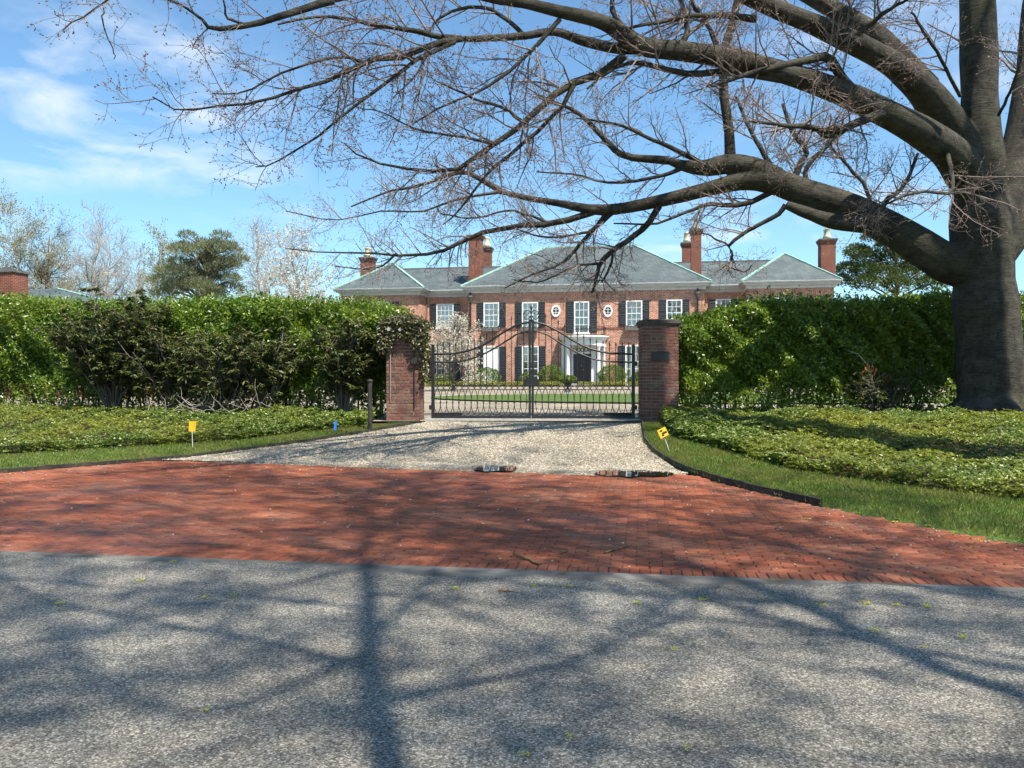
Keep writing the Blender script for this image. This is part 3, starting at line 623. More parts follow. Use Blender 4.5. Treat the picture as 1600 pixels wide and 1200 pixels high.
# ================================================================== GATE PIERS
GY = 18.2
def pier(px0, px1, label, lean_ivy):
    a, b = P(px0, 600, GY), P(px1, 600, GY); W = b.x - a.x; zb = float(gz((a.x + b.x) / 2, GY)) - 0.02
    root = empty('gate_pier', ((a.x + b.x) / 2, GY, zb), R(-3)); tag(root, label, 'gate pier', 'brick gate piers')
    Hh, D = 2.12, W * 0.98
    MB().box(-W/2 + 0.012, W/2 - 0.012, 0.012, D - 0.012, -0.1, Hh).build('core', M['mortar'], root)
    course, n = 0.0735, 29; bh = course - 0.012
    cnt = 0; rest = MB()
    def brick_mesh(l, h, d):
        c = 0.004; x, z = l / 2, h / 2
        return [(-x, 0.0 + c, -z), (x, c, -z), (x, c, z), (-x, c, z), (-x + c, 0, -z + c), (x - c, 0, -z + c), (x - c, 0, z - c), (-x + c, 0, z - c), (-x, d, -z), (x, d, -z), (x, d, z), (-x, d, z)], \
               [(4, 5, 6, 7), (0, 1, 5, 4), (1, 2, 6, 5), (2, 3, 7, 6), (3, 0, 4, 7), (1, 0, 8, 9), (2, 1, 9, 10), (3, 2, 10, 11), (0, 3, 11, 8)]
    cache = {}
    for face in range(4):
        Lf = W if face % 2 == 0 else D
        M4 = {0: Matrix.Translation((0, 0, 0)), 1: Matrix.Translation((W/2, D/2, 0)) @ Matrix.Rotation(R(90), 4, 'Z'),
              2: Matrix.Translation((0, D, 0)) @ Matrix.Rotation(R(180), 4, 'Z'), 3: Matrix.Translation((-W/2, D/2, 0)) @ Matrix.Rotation(R(-90), 4, 'Z')}[face]
        for k in range(n):
            x = -Lf / 2; first = (0.205 if (k + face) % 2 else 0.105)
            while x < Lf / 2 - 0.02:
                l = min(first, Lf / 2 - x); first = 0.205 if rng.random() > 0.16 else 0.105
                if l > 0.05:
                    lz = round(l - 0.011, 3)
                    if lz not in cache: cache[lz] = brick_mesh(lz, bh, 0.03)
                    vs, fs = cache[lz]
                    m4 = M4 @ Matrix.Translation((x + l / 2 , rng.normal() * 0.0015 - 0.002 + (0.0015 if face % 2 else 0), 0.03 + (k + 0.5) * course)) @ Matrix.Rotation(rng.normal() * 0.008, 4, 'Y')
                    if (face == 0 or (face == (1 if lean_ivy else 3))) and cnt < 300:
                        key = 'brick_%s' % lz
                        me = bpy.data.meshes.get(key)
                        if me is None:
                            me = bpy.data.meshes.new(key); me.from_pydata(vs, [], fs); me.materials.append(M['pierbrick']); me.update()
                        o = bpy.data.objects.new('brick', me); link(o, root); o.matrix_local = m4; cnt += 1
                    else:
                        rest.add([m4 @ Vector(v) for v in vs], fs)
                x += l
    rest.build('brick_sides', M['pierbrick'], root)['kind'] = 'stuff'
    if not lean_ivy:
        cap = MB().box(-W/2 - 0.02, W/2 + 0.02, -0.02, D + 0.02, Hh, Hh + 0.05).box(-W/2 - 0.045, W/2 + 0.045, -0.045, D + 0.045, Hh + 0.05, Hh + 0.12)
        cap.add([(-W/2-.04,-.04,Hh+.12),(W/2+.04,-.04,Hh+.12),(W/2+.04,D+.04,Hh+.12),(-W/2-.04,D+.04,Hh+.12),(-W/2+.12,.12,Hh+.15),(W/2-.12,.12,Hh+.15),(W/2-.12,D-.12,Hh+.15),(-W/2+.12,D-.12,Hh+.15)],
                [(0,1,5,4),(1,2,6,5),(2,3,7,6),(3,0,4,7),(4,5,6,7)])
        cap.build('cap', M['capstone'], root)
        pl = MB().box(-0.20, 0.20, -0.03, -0.002, 1.36, 1.53).build('plaque', M['bronze'], root); pl['label'] = 'small dark bronze name plaque'
        MB().box(-0.21, 0.21, -0.036, -0.02, 1.53, 1.545).box(-0.21, 0.21, -0.036, -0.02, 1.345, 1.36).build('plaque_rim', M['bronze'], pl)
    else:
        MB().box(-W/2 - 0.05, W/2 + 0.05, -0.05, D + 0.05, Hh, Hh + 0.10).build('cap', M['capstone'], root)
        MB().tube([(-W/2 + 0.10, -0.02, 0.45), (-W/2 + 0.10, -0.02, 1.62)], 0.011, 6).build('conduit', M['conduit'], root)
        d = MB().tube([(W/2 - 0.10, -0.022, 0.30), (W/2 - 0.10, -0.022, 1.85)], 0.013, 6).build('conduit', M['bronze'], root)
        MB().box(W/2 - 0.16, W/2 - 0.03, -0.09, -0.003, 1.28, 1.42).build('junction_box', M['bronze'], root)
    return root, W, D, Hh
pierL, WL, DL, HL = pier(603, 655, 'worn red brick pier under an ivy mop, left of the gate', True)
pierR, WR, DR, HR = pier(1003, 1060, 'shaded brick pier with bronze plaque and lead cap, right of the gate', False)

# ivy over the left pier
iv = empty('ivy', pierL.location, R(-3)); tag(iv, 'dark reddish ivy mop draped over the left gate pier', 'ivy')
n = 5200; th = rng.random(n) * 6.28; ph = rng.random(n) ** 0.5
cx, cyy = (rng.random(n) - 0.5) * (WL + 0.30), rng.random(n) * (DL + 0.30) - 0.15
pz = HL + 0.06 + 0.20 * rng.random(n) * (1 - (2 * cx / (WL + 0.5)) ** 2)
side = rng.random(n)
drop = rng.random(n) ** 1.5
# skirts on the front and on the inner (right) side
fr_ = side < 0.45; rt_ = (side >= 0.45) & (side < 0.72)
cyy = np.where(fr_, -0.06 - 0.09 * rng.random(n), cyy); pz = np.where(fr_, HL + 0.08 - drop * (0.50 - 0.18 * np.cos(cx * 7)), pz)
cx = np.where(rt_, WL / 2 + 0.03 + 0.12 * rng.random(n), cx); cyy = np.where(rt_, rng.random(n) * (DL + 0.1) - 0.1, cyy)
pz = np.where(rt_, HL + 0.1 - drop * 1.35, pz)
Pv = np.c_[cx, cyy, pz]
leaves('foliage', Pv, np.c_[rng.normal(size=(n, 2)) * 0.6, -0.6 + rng.normal(size=n) * 0.5], np.c_[rng.normal(size=n) * 0.5, -1 + rng.normal(size=n) * 0.5, 0.5 + rng.normal(size=n) * 0.5], 0.05 + 0.04 * rng.random(n), 0.05, M['ivy'], iv)
vb = MB()
for k in range(16):
    x0 = (rng.random() - 0.5) * WL; pts = [(x0, -0.04, HL + 0.05)]
    for j in range(5): pts.append((pts[-1][0] + rng.normal() * 0.04, -0.03 - 0.02 * rng.random(), pts[-1][2] - 0.09))
    vb.tube(pts, 0.005, 4)
for k in range(9):
    y0 = rng.random() * DL; pts = [(WL/2 + 0.03, y0, HL)]
    for j in range(7): pts.append((WL/2 + 0.03 + 0.04 * rng.random(), pts[-1][1] + rng.normal() * 0.03, pts[-1][2] - 0.17))
    vb.tube(pts, 0.006, 4)
vb.build('stem', M['deadwood'], iv)
# two small round floodlights peeping from the ivy
for px, lab in ((595, 'round floodlight at the left edge of the ivy on the pier'), (613, 'round floodlight in the middle of the ivy on the pier')):
    p = P(px + 12, 515, GY - 0.12); r = empty('floodlight', p, 0); tag(r, lab, 'floodlight')
    hb = MB(); hb.tube([(0, 0.12, 0.0), (0, 0.02, 0), (0, -0.03, 0)], [0.03, 0.055, 0.06], 14); hb.build('housing', M['lead'], r, True)
    MB().tube([(0, -0.03, 0), (0, -0.045, 0)], [0.035, 0.030], 14).build('lens', M['stone'], r)
    MB().bar((0, 0.1, 0), (0, 0.22, -0.05), 0.02).build('bracket', M['lead'], r)

# ================================================================== GATE
gl_, gr_ = P(672, 640, GY + 0.35), P(993, 640, GY + 0.35); gc = P(830, 640, GY + 0.35)
zg = float(gz(gc.x, GY + 0.35))
def gpx(px, py):
    v = P(px, py, GY + 0.35); return v.x - gc.x, v.z
UP = [(672, 553.6), (709.5, 552), (733, 547), (749, 541), (768, 530.6), (787, 518), (806, 508.5), (819, 504.5), (830, 503.4)]
LO = [(672, 566), (709.5, 565.4), (733, 561.5), (758.6, 551), (781, 538.5), (806, 522.7), (819, 518.2), (830, 516.4)]
upx = np.array([gpx(*p) for p in UP]); lox = np.array([gpx(*p) for p in LO])
zb_ = gpx(830, 654)[1]; z_bot1 = gpx(830, 649.5)[1]; z_mid = gpx(830, 603)[1]; z_mid2 = gpx(830, 608.5)[1]; z_node = gpx(830, 629)[1]
def gate_leaf(sgn, xe, label):
    root = empty('gate_leaf', (gc.x, GY + 0.35, 0), R(-1.5)); tag(root, label, 'gate', 'two leaves of the drive gate')
    k = abs(xe / upx[0, 0])
    def top(x): return float(np.interp(-abs(x) / k, upx[:, 0], upx[:, 1]))
    def low(x): return float(np.interp(-abs(x) / k, lox[:, 0], lox[:, 1]))
    X = lambda x: sgn * x
    L = abs(xe)
    xs = np.linspace(0.03, L - 0.02, 44)
    def rail(fn, w, nm):
        pts, _ = polyline([(X(x), 0, fn(x)) for x in np.linspace(0.03, L - 0.03, 15)], [1] * 15, 40)
        MB().tube(pts, w, 6).build(nm, M['iron'], root, True)
    rail(top, 0.026, 'top_rail'); rail(low, 0.021, 'rail')
    MB().bar((X(0.05), 0, z_mid), (X(L - 0.05), 0, z_mid), 0.025, 0.02).build('rail', M['iron'], root)
    MB().bar((X(0.05), 0, z_mid2), (X(L - 0.05), 0, z_mid2), 0.025, 0.016).build('rail', M['iron'], root)
    MB().bar((X(0.03), 0, (z_bot1 + zb_) / 2), (X(L - 0.03), 0, (z_bot1 + zb_) / 2), 0.05, z_bot1 - zb_).build('bottom_rail', M['iron'], root)
    MB().box(*sorted((X(L - 0.035), X(L + 0.035))), -0.035, 0.035, zb_ - 0.03, top(L) + 0.22).build('stile', M['iron'], root)
    MB().box(*sorted((X(0.006), X(0.06))), -0.03, 0.03, zb_ - 0.04, top(0) + 0.06).build('stile', M['iron'], root)
    nb = 15; sp = (L - 0.06) / (nb + 0.5)
    for i in range(1, nb + 1):
        x = 0.03 + i * sp; zt = top(x) + 0.17
        m = MB().tube([(X(x), 0, z_mid), (X(x), 0, zt)], 0.0105, 6); m.build('bar', M['iron'], root)
        s = MB().tube([(X(x), 0, zt), (X(x), 0, zt + 0.03), (X(x), 0, zt + 0.10)], [0.011, 0.019, 0.002], 6); s.build('spear_point', M['iron'], root)
    # interlaced arches of flat iron below the middle rail
    for i in range(0, nb + 1):
        x0, x1 = 0.03 + (i - 0.5) * sp, 0.03 + (i + 1.5) * sp
        for up in (1, -1):
            zc, zr = z_node, ((z_mid - 0.005) - z_node if up > 0 else z_node - (z_bot1 + 0.005)); pts = []
            for t in np.linspace(0, math.pi, 15):
                x = (x0 + x1) / 2 - math.cos(t) * (x1 - x0) / 2
                if 0.03 <= x <= L - 0.03: pts.append((X(x), 0.006 * up, zc + up * zr * math.sin(t) ** 0.8))
            if len(pts) > 2: MB().tube(pts, 0.0075, 5).build('arch', M['iron'], root, True)
        xn = 0.03 + (i + 0.5) * sp
        if xn < L - 0.05: MB().tube([(X(xn), 0, z_node - 0.045), (X(xn), 0, z_node), (X(xn), 0, z_node + 0.045)], [0.009, 0.02, 0.009], 6).build('collar', M['iron'], root)
    for zz in (zb_ + 0.25, z_mid + 0.5):
        MB().tube([(X(L + 0.06), 0, zz - 0.05), (X(L + 0.06), 0, zz + 0.05)], 0.03, 8).build('hinge', M['iron'], root)
    return root, top
leafL, topf = gate_leaf(-1, gl_.x - gc.x + 0.06, 'left leaf of the black iron gate, with lock plate and scroll finial')
leafR, _ = gate_leaf(1, gr_.x - gc.x - 0.06, 'right leaf of the black iron gate, beside the plaque pier')
zl = gpx(830, 597)[1]
lk = MB()
sh = [(-0.19, -0.10), (0.19, -0.10), (0.17, 0.0), (0.19, 0.07), (0.10, 0.06), (0.05, 0.14), (-0.05, 0.14), (-0.10, 0.06), (-0.19, 0.07), (-0.17, 0.0)]
nS = len(sh); lk.add([(x, -0.045, zl + z) for x, z in sh] + [(x, -0.036, zl + z) for x, z in sh], [tuple(range(nS)), tuple(reversed(range(nS, 2 * nS)))] + [(i, i + nS, (i + 1) % nS + nS, (i + 1) % nS) for i in range(nS)])
lk.build('lock_plate', M['iron'], leafL)
zt = topf(0) + 0.05
fin = MB()
for s in (-1, 1):
    pts = []
    for t in np.linspace(0, 4.4 * math.pi / 2, 30):
        r = 0.085 * (1 - t / 9.2); pts.append((s * (0.095 - r * math.cos(t)), 0, zt + 0.15 + r * math.sin(t) * 0.9))
    fin.tube(pts, 0.009, 5)
    pts = [(s * 0.008, 0, zt + 0.10), (s * 0.05, 0, zt + 0.04), (s * 0.11, 0, zt + 0.015), (s * 0.15, 0, zt + 0.05), (s * 0.165, 0, zt + 0.10)]
    fin.tube(polyline(pts, [1] * 5, 14)[0], 0.009, 5)
fin.tube([(0, 0, zt - 0.05), (0, 0, zt + 0.22), (0, 0, zt + 0.27), (0, 0, zt + 0.36)], [0.014, 0.012, 0.034, 0.002], 6)
fin.build('finial', M['iron'], leafL, True)
for x0, x1, lab in ((676, 722, 'long dark gate motor box at the left hinge'), (943, 990, 'long dark gate motor box at the right hinge')):
    a, b = P(x0, 645, GY + 0.47), P(x1, 650, GY + 0.47)
    o = empty('gate_motor', ((a.x + b.x) / 2, GY + 0.5, zg)); tag(o, lab, 'gate motor')
    hw = (b.x - a.x) / 2
    MB().box(-hw, hw, -0.05, 0.05, 0.05, 0.15).box(-hw * 0.98, hw * 0.98, -0.045, 0.045, 0.15, 0.16).build('housing', M['iron'], o)
    MB().box(-hw * 0.7, -hw * 0.6, -0.03, 0.03, 0.0, 0.05).box(hw * 0.6, hw * 0.7, -0.03, 0.03, 0.0, 0.05).build('foot', M['iron'], o)
th_ = MB().box(gl_.x - 0.1, gr_.x + 0.1, GY + 0.15, GY + 0.75, zg - 0.05, zg + 0.035).build('gate_threshold', M['stone'])
tag(th_, 'low grey stone sill under the iron gate', 'sill')

# ================================================================== THE HOUSE
HYAW = -9.8; HZ = 0.80; HC = Vector((5.72, 64.6, HZ))
hr = Vector((math.cos(R(HYAW)), math.sin(R(HYAW)), 0)); hb_ = Vector((-hr.y, hr.x, 0))
def Hpt(px, py, yl=0.0):
    x, y, z = ray(px, py); o = HC + hb_ * yl
    k = (o.x * hb_.x + o.y * hb_.y) / (x * hb_.x + y * hb_.y); p = Vector((x * k, y * k, EYE + z * k)) - HC
    return p.dot(hr), p.z
house = empty('brick_house', HC, R(HYAW)); tag(house, 'large red brick mansion with slate hip roofs and black shutters', 'house')
def part(mb, name, mat, parent=house, smooth=False): return mb.build(name, mat, parent, smooth)
mx0, mx1 = Hpt(731, 500)[0], Hpt(1101, 500)[0]
CY, PY = 2.2, 0.15                                     # set-back of connectors and pavilions
lpx0, lpx1 = Hpt(533, 480, PY)[0], Hpt(655, 480, PY)[0]
rpx0, rpx1 = Hpt(1168, 480, PY)[0], Hpt(1303, 480, PY)[0]
EAVE = 7.95
MD, CD, PD = 11.0, 8.0, 9.5
blocks = {'main': (mx0, mx1, 0.0, MD, 0.0), 'cl': (lpx1 - 0.3, mx0 + 0.4, CY, CY + CD, -0.03), 'cr': (mx1 - 0.4, rpx0 + 0.3, CY, CY + CD, -0.03), 'pl': (lpx0, lpx1, PY, PY + PD, -0.015), 'pr': (rpx0, rpx1, PY, PY + PD, -0.015)}
for key, (a, b, c, d, dz) in blocks.items():
    part(MB().box(a, b, c, d, -0.6, EAVE - 0.56 + dz), 'wall', M['housebrick'])
    cn = MB()
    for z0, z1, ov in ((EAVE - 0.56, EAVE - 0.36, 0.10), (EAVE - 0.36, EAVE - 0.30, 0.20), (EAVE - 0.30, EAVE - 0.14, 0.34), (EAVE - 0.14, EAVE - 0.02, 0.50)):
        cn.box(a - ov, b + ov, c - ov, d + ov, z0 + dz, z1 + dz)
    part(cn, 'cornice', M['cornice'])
    part(MB().box(a - 0.53, b + 0.53, c - 0.53, d + 0.53, EAVE - 0.06 + dz, EAVE - 0.035 + dz), 'gutter', M['white'])
    # string course above the ground floor windows and a plinth
    if key in ('main', 'cl', 'cr'):
        part(MB().box(a - 0.03, b + 0.03, c - 0.035, c + 0.1, 4.42 + dz, 4.56 + dz), 'string_course', M['chimneybrick'])
def hip_roof(a, b, c, d, z0, z1, mode, ov=0.5):
    a -= ov; b += ov; c -= ov; d += ov
    if mode == 'x':
        run = (d - c) / 2; r0, r1 = Vector((a + run, (c + d) / 2, z1)), Vector((b - run, (c + d) / 2, z1))
    else:
        run = (b - a) / 2; r0, r1 = Vector(((a + b) / 2, c + run, z1)), Vector(((a + b) / 2, d - run, z1))
    q = [Vector((a, c, z0)), Vector((b, c, z0)), Vector((b, d, z0)), Vector((a, d, z0))]; v = q + [r0, r1] + [p - Vector((0, 0, 0.05)) for p in q]
    fs = [(0, 1, 5, 4), (1, 2, 5), (2, 3, 4, 5), (3, 0, 4)] if mode == 'x' else [(0, 1, 4), (1, 2, 5, 4), (2, 3, 5), (3, 0, 4, 5)]
    fs += [(9, 8, 7, 6), (0, 6, 7, 1), (1, 7, 8, 2), (2, 8, 9, 3), (3, 9, 6, 0)]
    ro = part(MB().add(v, fs), 'roof', M['slate'])
    hips = [(q[0], r0), (q[1], r1), (q[2], r1), (q[3], r0)] if mode == 'x' else [(q[0], r0), (q[1], r0), (q[2], r1), (q[3], r1)]
    for s, e in hips + [(r0, r1)]:
        MB().bar(s + Vector((0, 0, 0.02)), e + Vector((0, 0, 0.02)), 0.20, 0.10).build('ridge_flashing', M['copper'], ro)
    return ro
hip_roof(mx0, mx1, 0, MD, EAVE - 0.02, 11.75, 'x')
hip_roof(lpx0, lpx1, PY, PY + PD, EAVE - 0.035, 10.45, 'y')
hip_roof(rpx0, rpx1, PY, PY + PD, EAVE - 0.035, 10.45, 'y')
for a, b in ((lpx1 - 3.2, mx0 + 3.0), (mx1 - 3.0, rpx0 + 3.2)):
    c, d, m, z0, z1 = CY - 0.5, CY + CD + 0.5, CY + CD / 2, EAVE - 0.05, 10.3
    ro = part(MB().add([(a, c, z0), (b, c, z0), (b, d, z0), (a, d, z0), (a, m, z1), (b, m, z1)], [(0, 1, 5, 4), (2, 3, 4, 5), (1, 2, 5), (3, 0, 4), (0, 3, 2, 1)]), 'roof', M['slate'])
    MB().bar((a, m, z1 + 0.02), (b, m, z1 + 0.02), 0.18, 0.10).build('ridge_flashing', M['lead'], ro)
def chimney(cx, cy, w, d, z0, z1, pots):
    ch = part(MB().box(cx - w/2, cx + w/2, cy - d/2, cy + d/2, z0, z1 - 0.35).box(cx - w/2 - 0.05, cx + w/2 + 0.05, cy - d/2 - 0.05, cy + d/2 + 0.05, z1 - 0.35, z1 - 0.22).box(cx - w/2 - 0.11, cx + w/2 + 0.11, cy - d/2 - 0.11, cy + d/2 + 0.11, z1 - 0.22, z1 - 0.10), 'chimney', M['chimneybrick'])
    MB().box(cx - w/2 - 0.15, cx + w/2 + 0.15, cy - d/2 - 0.15, cy + d/2 + 0.15, z1 - 0.10, z1).build('chimney_cap', M['lead'], ch)
    for k in range(pots):
        y = cy + (k - (pots - 1) / 2) * 0.55
        MB().lathe((cx, y, z1), [(0.30, 0), (0.27, 0.25), (0.19, 0.38), (0.18, 0.72), (0.22, 0.78), (0.22, 0.86), (0.15, 0.9)], 10).build('chimney_pot', M['pot'], ch, True)
    return ch
def chim_px(px0, px1, pytop, yl, z0, d, pots):
    a, b = Hpt(px0, pytop, yl), Hpt(px1, pytop, yl); chimney((a[0] + b[0]) / 2, yl + d/2, b[0] - a[0], d, z0, a[1], pots)
chim_px(732, 751, 367, CY - 0.1, 8.0, 1.0, 0); chim_px(753, 766, 386, CY + 4.6, 9.0, 0.9, 2)
chim_px(1080, 1096, 358, CY - 0.1, 8.0, 1.0, 1); chim_px(1066, 1080, 379, CY + 4.6, 9.0, 0.9, 2)
chim_px(563, 582, 402, 6.0, 8.2, 0.9, 2); chim_px(1283, 1306, 373, 4.2, 8.2, 1.3, 2)

def win(x0, x1, z0, z1, yl, cols, rows, back='curtain', shutters=True, box=False, sw=0.52, mid=True):
    w = part(MB().box(x0, x1, yl - 0.07, yl - 0.002, z0, z0 + 0.10).box(x0, x1, yl - 0.07, yl - 0.002, z1 - 0.09, z1).box(x0, x0 + 0.10, yl - 0.068, yl - 0.002, z0 + 0.1, z1 - 0.09).box(x1 - 0.10, x1, yl - 0.068, yl - 0.002, z0 + 0.1, z1 - 0.09), 'window', M['white'])
    MB().box(x0 - 0.06, x1 + 0.06, yl - 0.15, yl - 0.072, z0 - 0.07, z0 + 0.03).build('sill', M['white'], w)
    a, b, c, d = x0 + 0.1, x1 - 0.1, z0 + 0.1, z1 - 0.09
    if cols:
        g = MB()
        for i in range(1, cols): x = a + (b - a) * i / cols; g.box(x - 0.017, x + 0.017, yl - 0.048, yl - 0.028, c, d)
        for j in range(1, rows):
            z = c + (d - c) * j / rows; t = 0.03 if (mid and j == rows // 2) else 0.017
            g.box(a, b, yl - 0.052, yl - 0.024, z - t, z + t)
        g.build('glazing_bars', M['white'], w)
        MB().box(a, b, yl - 0.036, yl - 0.032, c, d).build('pane', M['glass'], w)
    MB().box(a, b, yl - 0.016, yl - 0.010, c, d).build('curtain' if back == 'curtain' else 'blind', M[back], w)  # in the dark colour this sheet is painted room darkness, not a blind
    if shutters:
        for s0, s1 in ((x0 - sw - 0.01, x0 - 0.01), (x1 + 0.01, x1 + sw + 0.01)):
            sh_ = part(MB().box(s0, s1, yl - 0.075, yl - 0.03, z0 + 0.02, z1 - 0.02), 'shutter', M['shutter']); lv_ = MB(); nz = int((z1 - z0 - 0.3) / 0.14)
            for j in range(nz):
                z = z0 + 0.15 + j * 0.14
                if abs(j - nz // 2) < 1: continue
                lv_.add([(s0 + .06, yl - .077, z), (s1 - .06, yl - .077, z), (s1 - .06, yl - .10, z + .02), (s0 + .06, yl - .10, z + .02), (s0 + .06, yl - .077, z + .11), (s1 - .06, yl - .077, z + .11)], [(0, 1, 2, 3), (3, 2, 5, 4), (0, 3, 4), (1, 5, 2)])
            lv_.build('slat', M['shutter'], sh_)
    if box:
        bxo = part(MB().box(x0 - 0.05, x1 + 0.05, yl - 0.42, yl - 0.16, z0 - 0.32, z0 - 0.02), 'window_box', M['lead'])
        nn = 120; q = np.c_[x0 + (x1 - x0) * rng.random(nn), yl - 0.40 + 0.22 * rng.random(nn), np.full(nn, z0 - 0.03)]
        leaves('box_plants', q, np.c_[rng.normal(size=(nn, 2)), 0.5 + rng.random(nn)], rand_dirs(nn), 0.16, 0.05, M['ivy'], bxo)
    return w
def win_px(px0, px1, py0, py1, yl=0.0, **k):
    a, b = Hpt(px0, py1, yl), Hpt(px1, py0, yl); return win(a[0], b[0], a[1], b[1], yl, **k)
win_px(755.7, 780, 472.7, 512, cols=3, rows=4, box=True)
win_px(815.7, 841, 472, 512, cols=3, rows=4, box=True)
win_px(897, 920.7, 471, 521, cols=3, rows=4, back='painted_dark_room', sw=0.6)
win_px(978, 1003.7, 469.5, 510, cols=3, rows=4, box=True)
win_px(1041, 1066, 468, 509.5, cols=3, rows=4, box=True)
win_px(755.7, 780.7, 541, 600.6, cols=0, rows=0, back='blind')
win_px(815.7, 842, 540.5, 600.6, cols=3, rows=5)
win_px(977, 1003, 539.5, 601.5, cols=3, rows=5)
win_px(1040, 1066, 539, 601.5, cols=3, rows=5)
win_px(682, 709, 474.7, 513, CY, cols=4, rows=4)
win_px(682, 709, 541, 600, CY, cols=4, rows=5)
win_px(583, 612, 471.5, 511, PY, cols=3, rows=4, sw=0.62)
win_px(1118, 1142, 467, 508, CY, cols=3, rows=4)
win_px(1206, 1231, 464.5, 505, PY, cols=3, rows=4)
for px in (868.7, 950):                                  # oval windows
    cx, cz = Hpt(px, 485.8); rx, rz = 0.36, 0.47
    def ring(k0, y): return [(cx + rx * k0 * math.cos(a), y, cz + rz * k0 * math.sin(a)) for a in np.linspace(0, 2 * math.pi, 24, endpoint=False)]
    v = ring(1.0, -0.002) + ring(1.0, -0.08) + ring(0.66, -0.08) + ring(0.66, -0.002); fs = []
    for s in range(3):
        for i in range(24): fs.append((s*24+i, s*24+(i+1)%24, s*24+24+(i+1)%24, s*24+24+i))
    w = part(MB().add(v, fs), 'oval_window', M['white'])
    MB().add(ring(0.66, -0.02), [tuple(reversed(range(24)))]).build('pane', M['painted_dark_room'], w)  # pane painted dark in place of an unlit room
    MB().box(cx - 0.02, cx + 0.02, -0.05, -0.025, cz - rz*0.66, cz + rz*0.66).box(cx - rz*0.5, cx + rz*0.5, -0.052, -0.027, cz + 0.10, cz + 0.135).box(cx - rz*0.5, cx + rz*0.5, -0.052, -0.027, cz - 0.135, cz - 0.10).build('glazing_bars', M['white'], w)
# downspouts with leader heads
for px, yl in ((735.5, 0.0), (1090, 0.0)):
    x, _ = Hpt(px, 480, yl)
    ds = part(MB().tube([(x, yl - 0.12, EAVE - 0.5), (x, yl - 0.12, 0.0)], 0.07, 8), 'downspout', M['iron'])
    MB().lathe((x, yl - 0.17, EAVE - 1.25), [(0.08, 0), (0.13, 0.12), (0.17, 0.22), (0.17, 0.30), (0.23, 0.36), (0.23, 0.50)], 8).build('leader_head', M['lead'], ds)
xq = lpx1 + 0.06; part(MB().tube([(xq, CY - 0.08, EAVE - 0.6), (xq, CY - 0.08, 0.0)], 0.05, 8), 'downspout', M['lead'])

# entrance: door, bowed portico, balcony
dx0, dx1 = Hpt(896, 575)[0], Hpt(924, 575)[0]; dcx = (dx0 + dx1) / 2; zd0, zd1 = 0.22, Hpt(910, 553)[1]
door = part(MB().box(dx0, dx1, -0.06, -0.004, zd0, zd1), 'door', M['door'])
for s in (-1, 1):
    for za, zb2 in ((0.12, 0.52), (0.60, 1.25), (1.33, 1.95)):
        c = dcx + s * (dx1 - dx0) / 4
        MB().box(c - 0.24, c + 0.24, -0.075, -0.06, zd0 + za, zd0 + zb2).build('panel', M['door'], door)
MB().tube([(dcx + 0.06, -0.06, zd0 + 1.05), (dcx + 0.06, -0.13, zd0 + 1.05)], 0.035, 8).build('handle', M['brass'], door)
MB().tube([(dcx - 0.06, -0.06, zd0 + 1.35), (dcx - 0.06, -0.10, zd0 + 1.35)], 0.03, 8).build('knocker', M['brass'], door)
zE0, zE1 = Hpt(910, 540)[1], Hpt(910, 522.5)[1]
po = part(MB().box(dx0 - 0.42, dx0 - 0.005, -0.09, -0.002, 0.0, zE0).box(dx1 + 0.005, dx1 + 0.42, -0.09, -0.002, 0.0, zE0).box(dx0 - 0.005, dx1 + 0.005, -0.05, -0.002, zd1, zE0), 'door_surround', M['white'])
fl = MB()
for k in range(5):
    x = dx0 + 0.12 + k * (dx1 - dx0 - 0.24) / 4; fl.tube([(x + 0.13 * math.cos(a), -0.075, (zd1 + zE0) / 2 + 0.14 * math.sin(a)) for a in np.linspace(0, 2 * math.pi, 13)], 0.025, 4, False)
fl.build('transom_scroll', M['iron'], po)
pa, pb = Hpt(876, 540, -1.2)[0], Hpt(945, 540, -1.2)[0]; pcx = (pa + pb) / 2; prx = (pb - pa) / 2
def bow(rx, ry, z0, z1, n=20):
    v = [(pcx + rx * math.cos(math.pi + t), -ry * math.sin(t) if True else 0, z0) for t in np.linspace(0, math.pi, n)]
    v2 = [(x, y, z1) for x, y, z in v]; fs = [(i, i + 1, n + i + 1, n + i) for i in range(n - 1)] + [tuple(reversed(range(n))), tuple(range(n, 2 * n)), (n - 1, 0, n, 2 * n - 1)]
    return v, v2, fs
ent = MB()
for rx, ry, z0, z1 in ((prx, 1.45, zE0, zE0 + 0.38), (prx + 0.06, 1.52, zE0 + 0.38, zE0 + 0.46), (prx + 0.18, 1.68, zE0 + 0.46, zE0 + 0.62), (prx + 0.26, 1.78, zE0 + 0.62, zE0 + 0.72)):
    a, b, fs = bow(rx, ry, z0, z1); ent.add(a + b, fs)
portico = part(ent, 'portico', M['white'])
for x, y in ((pa + 0.16, -0.55), (pa + 0.52, -1.0), (pb - 0.52, -1.0), (pb - 0.16, -0.55)):
    hh = zE0 - 0.2
    MB().lathe((x, y, 0.18), [(0.25, 0), (0.25, 0.08), (0.20, 0.14), (0.19, 0.2), (0.165, hh - 0.22), (0.20, hh - 0.16), (0.24, hh - 0.06), (0.24, hh)], 16).build('column', M['white'], portico, True)
rl = MB(); zr = zE0 + 0.72; arc = []
for t in np.linspace(0.05, math.pi - 0.05, 26):
    x, y = pcx - prx * 0.98 * math.cos(t), -1.45 * math.sin(t); arc.append((x, y))
    rl.tube([(x, y, zr), (x, y, zr + 0.72)], 0.014, 4)
for z in (0.08, 0.45, 0.72): rl.tube([(x, y, zr + z) for x, y in arc], 0.02, 4)
rl.build('balcony_railing', M['iron'], portico)
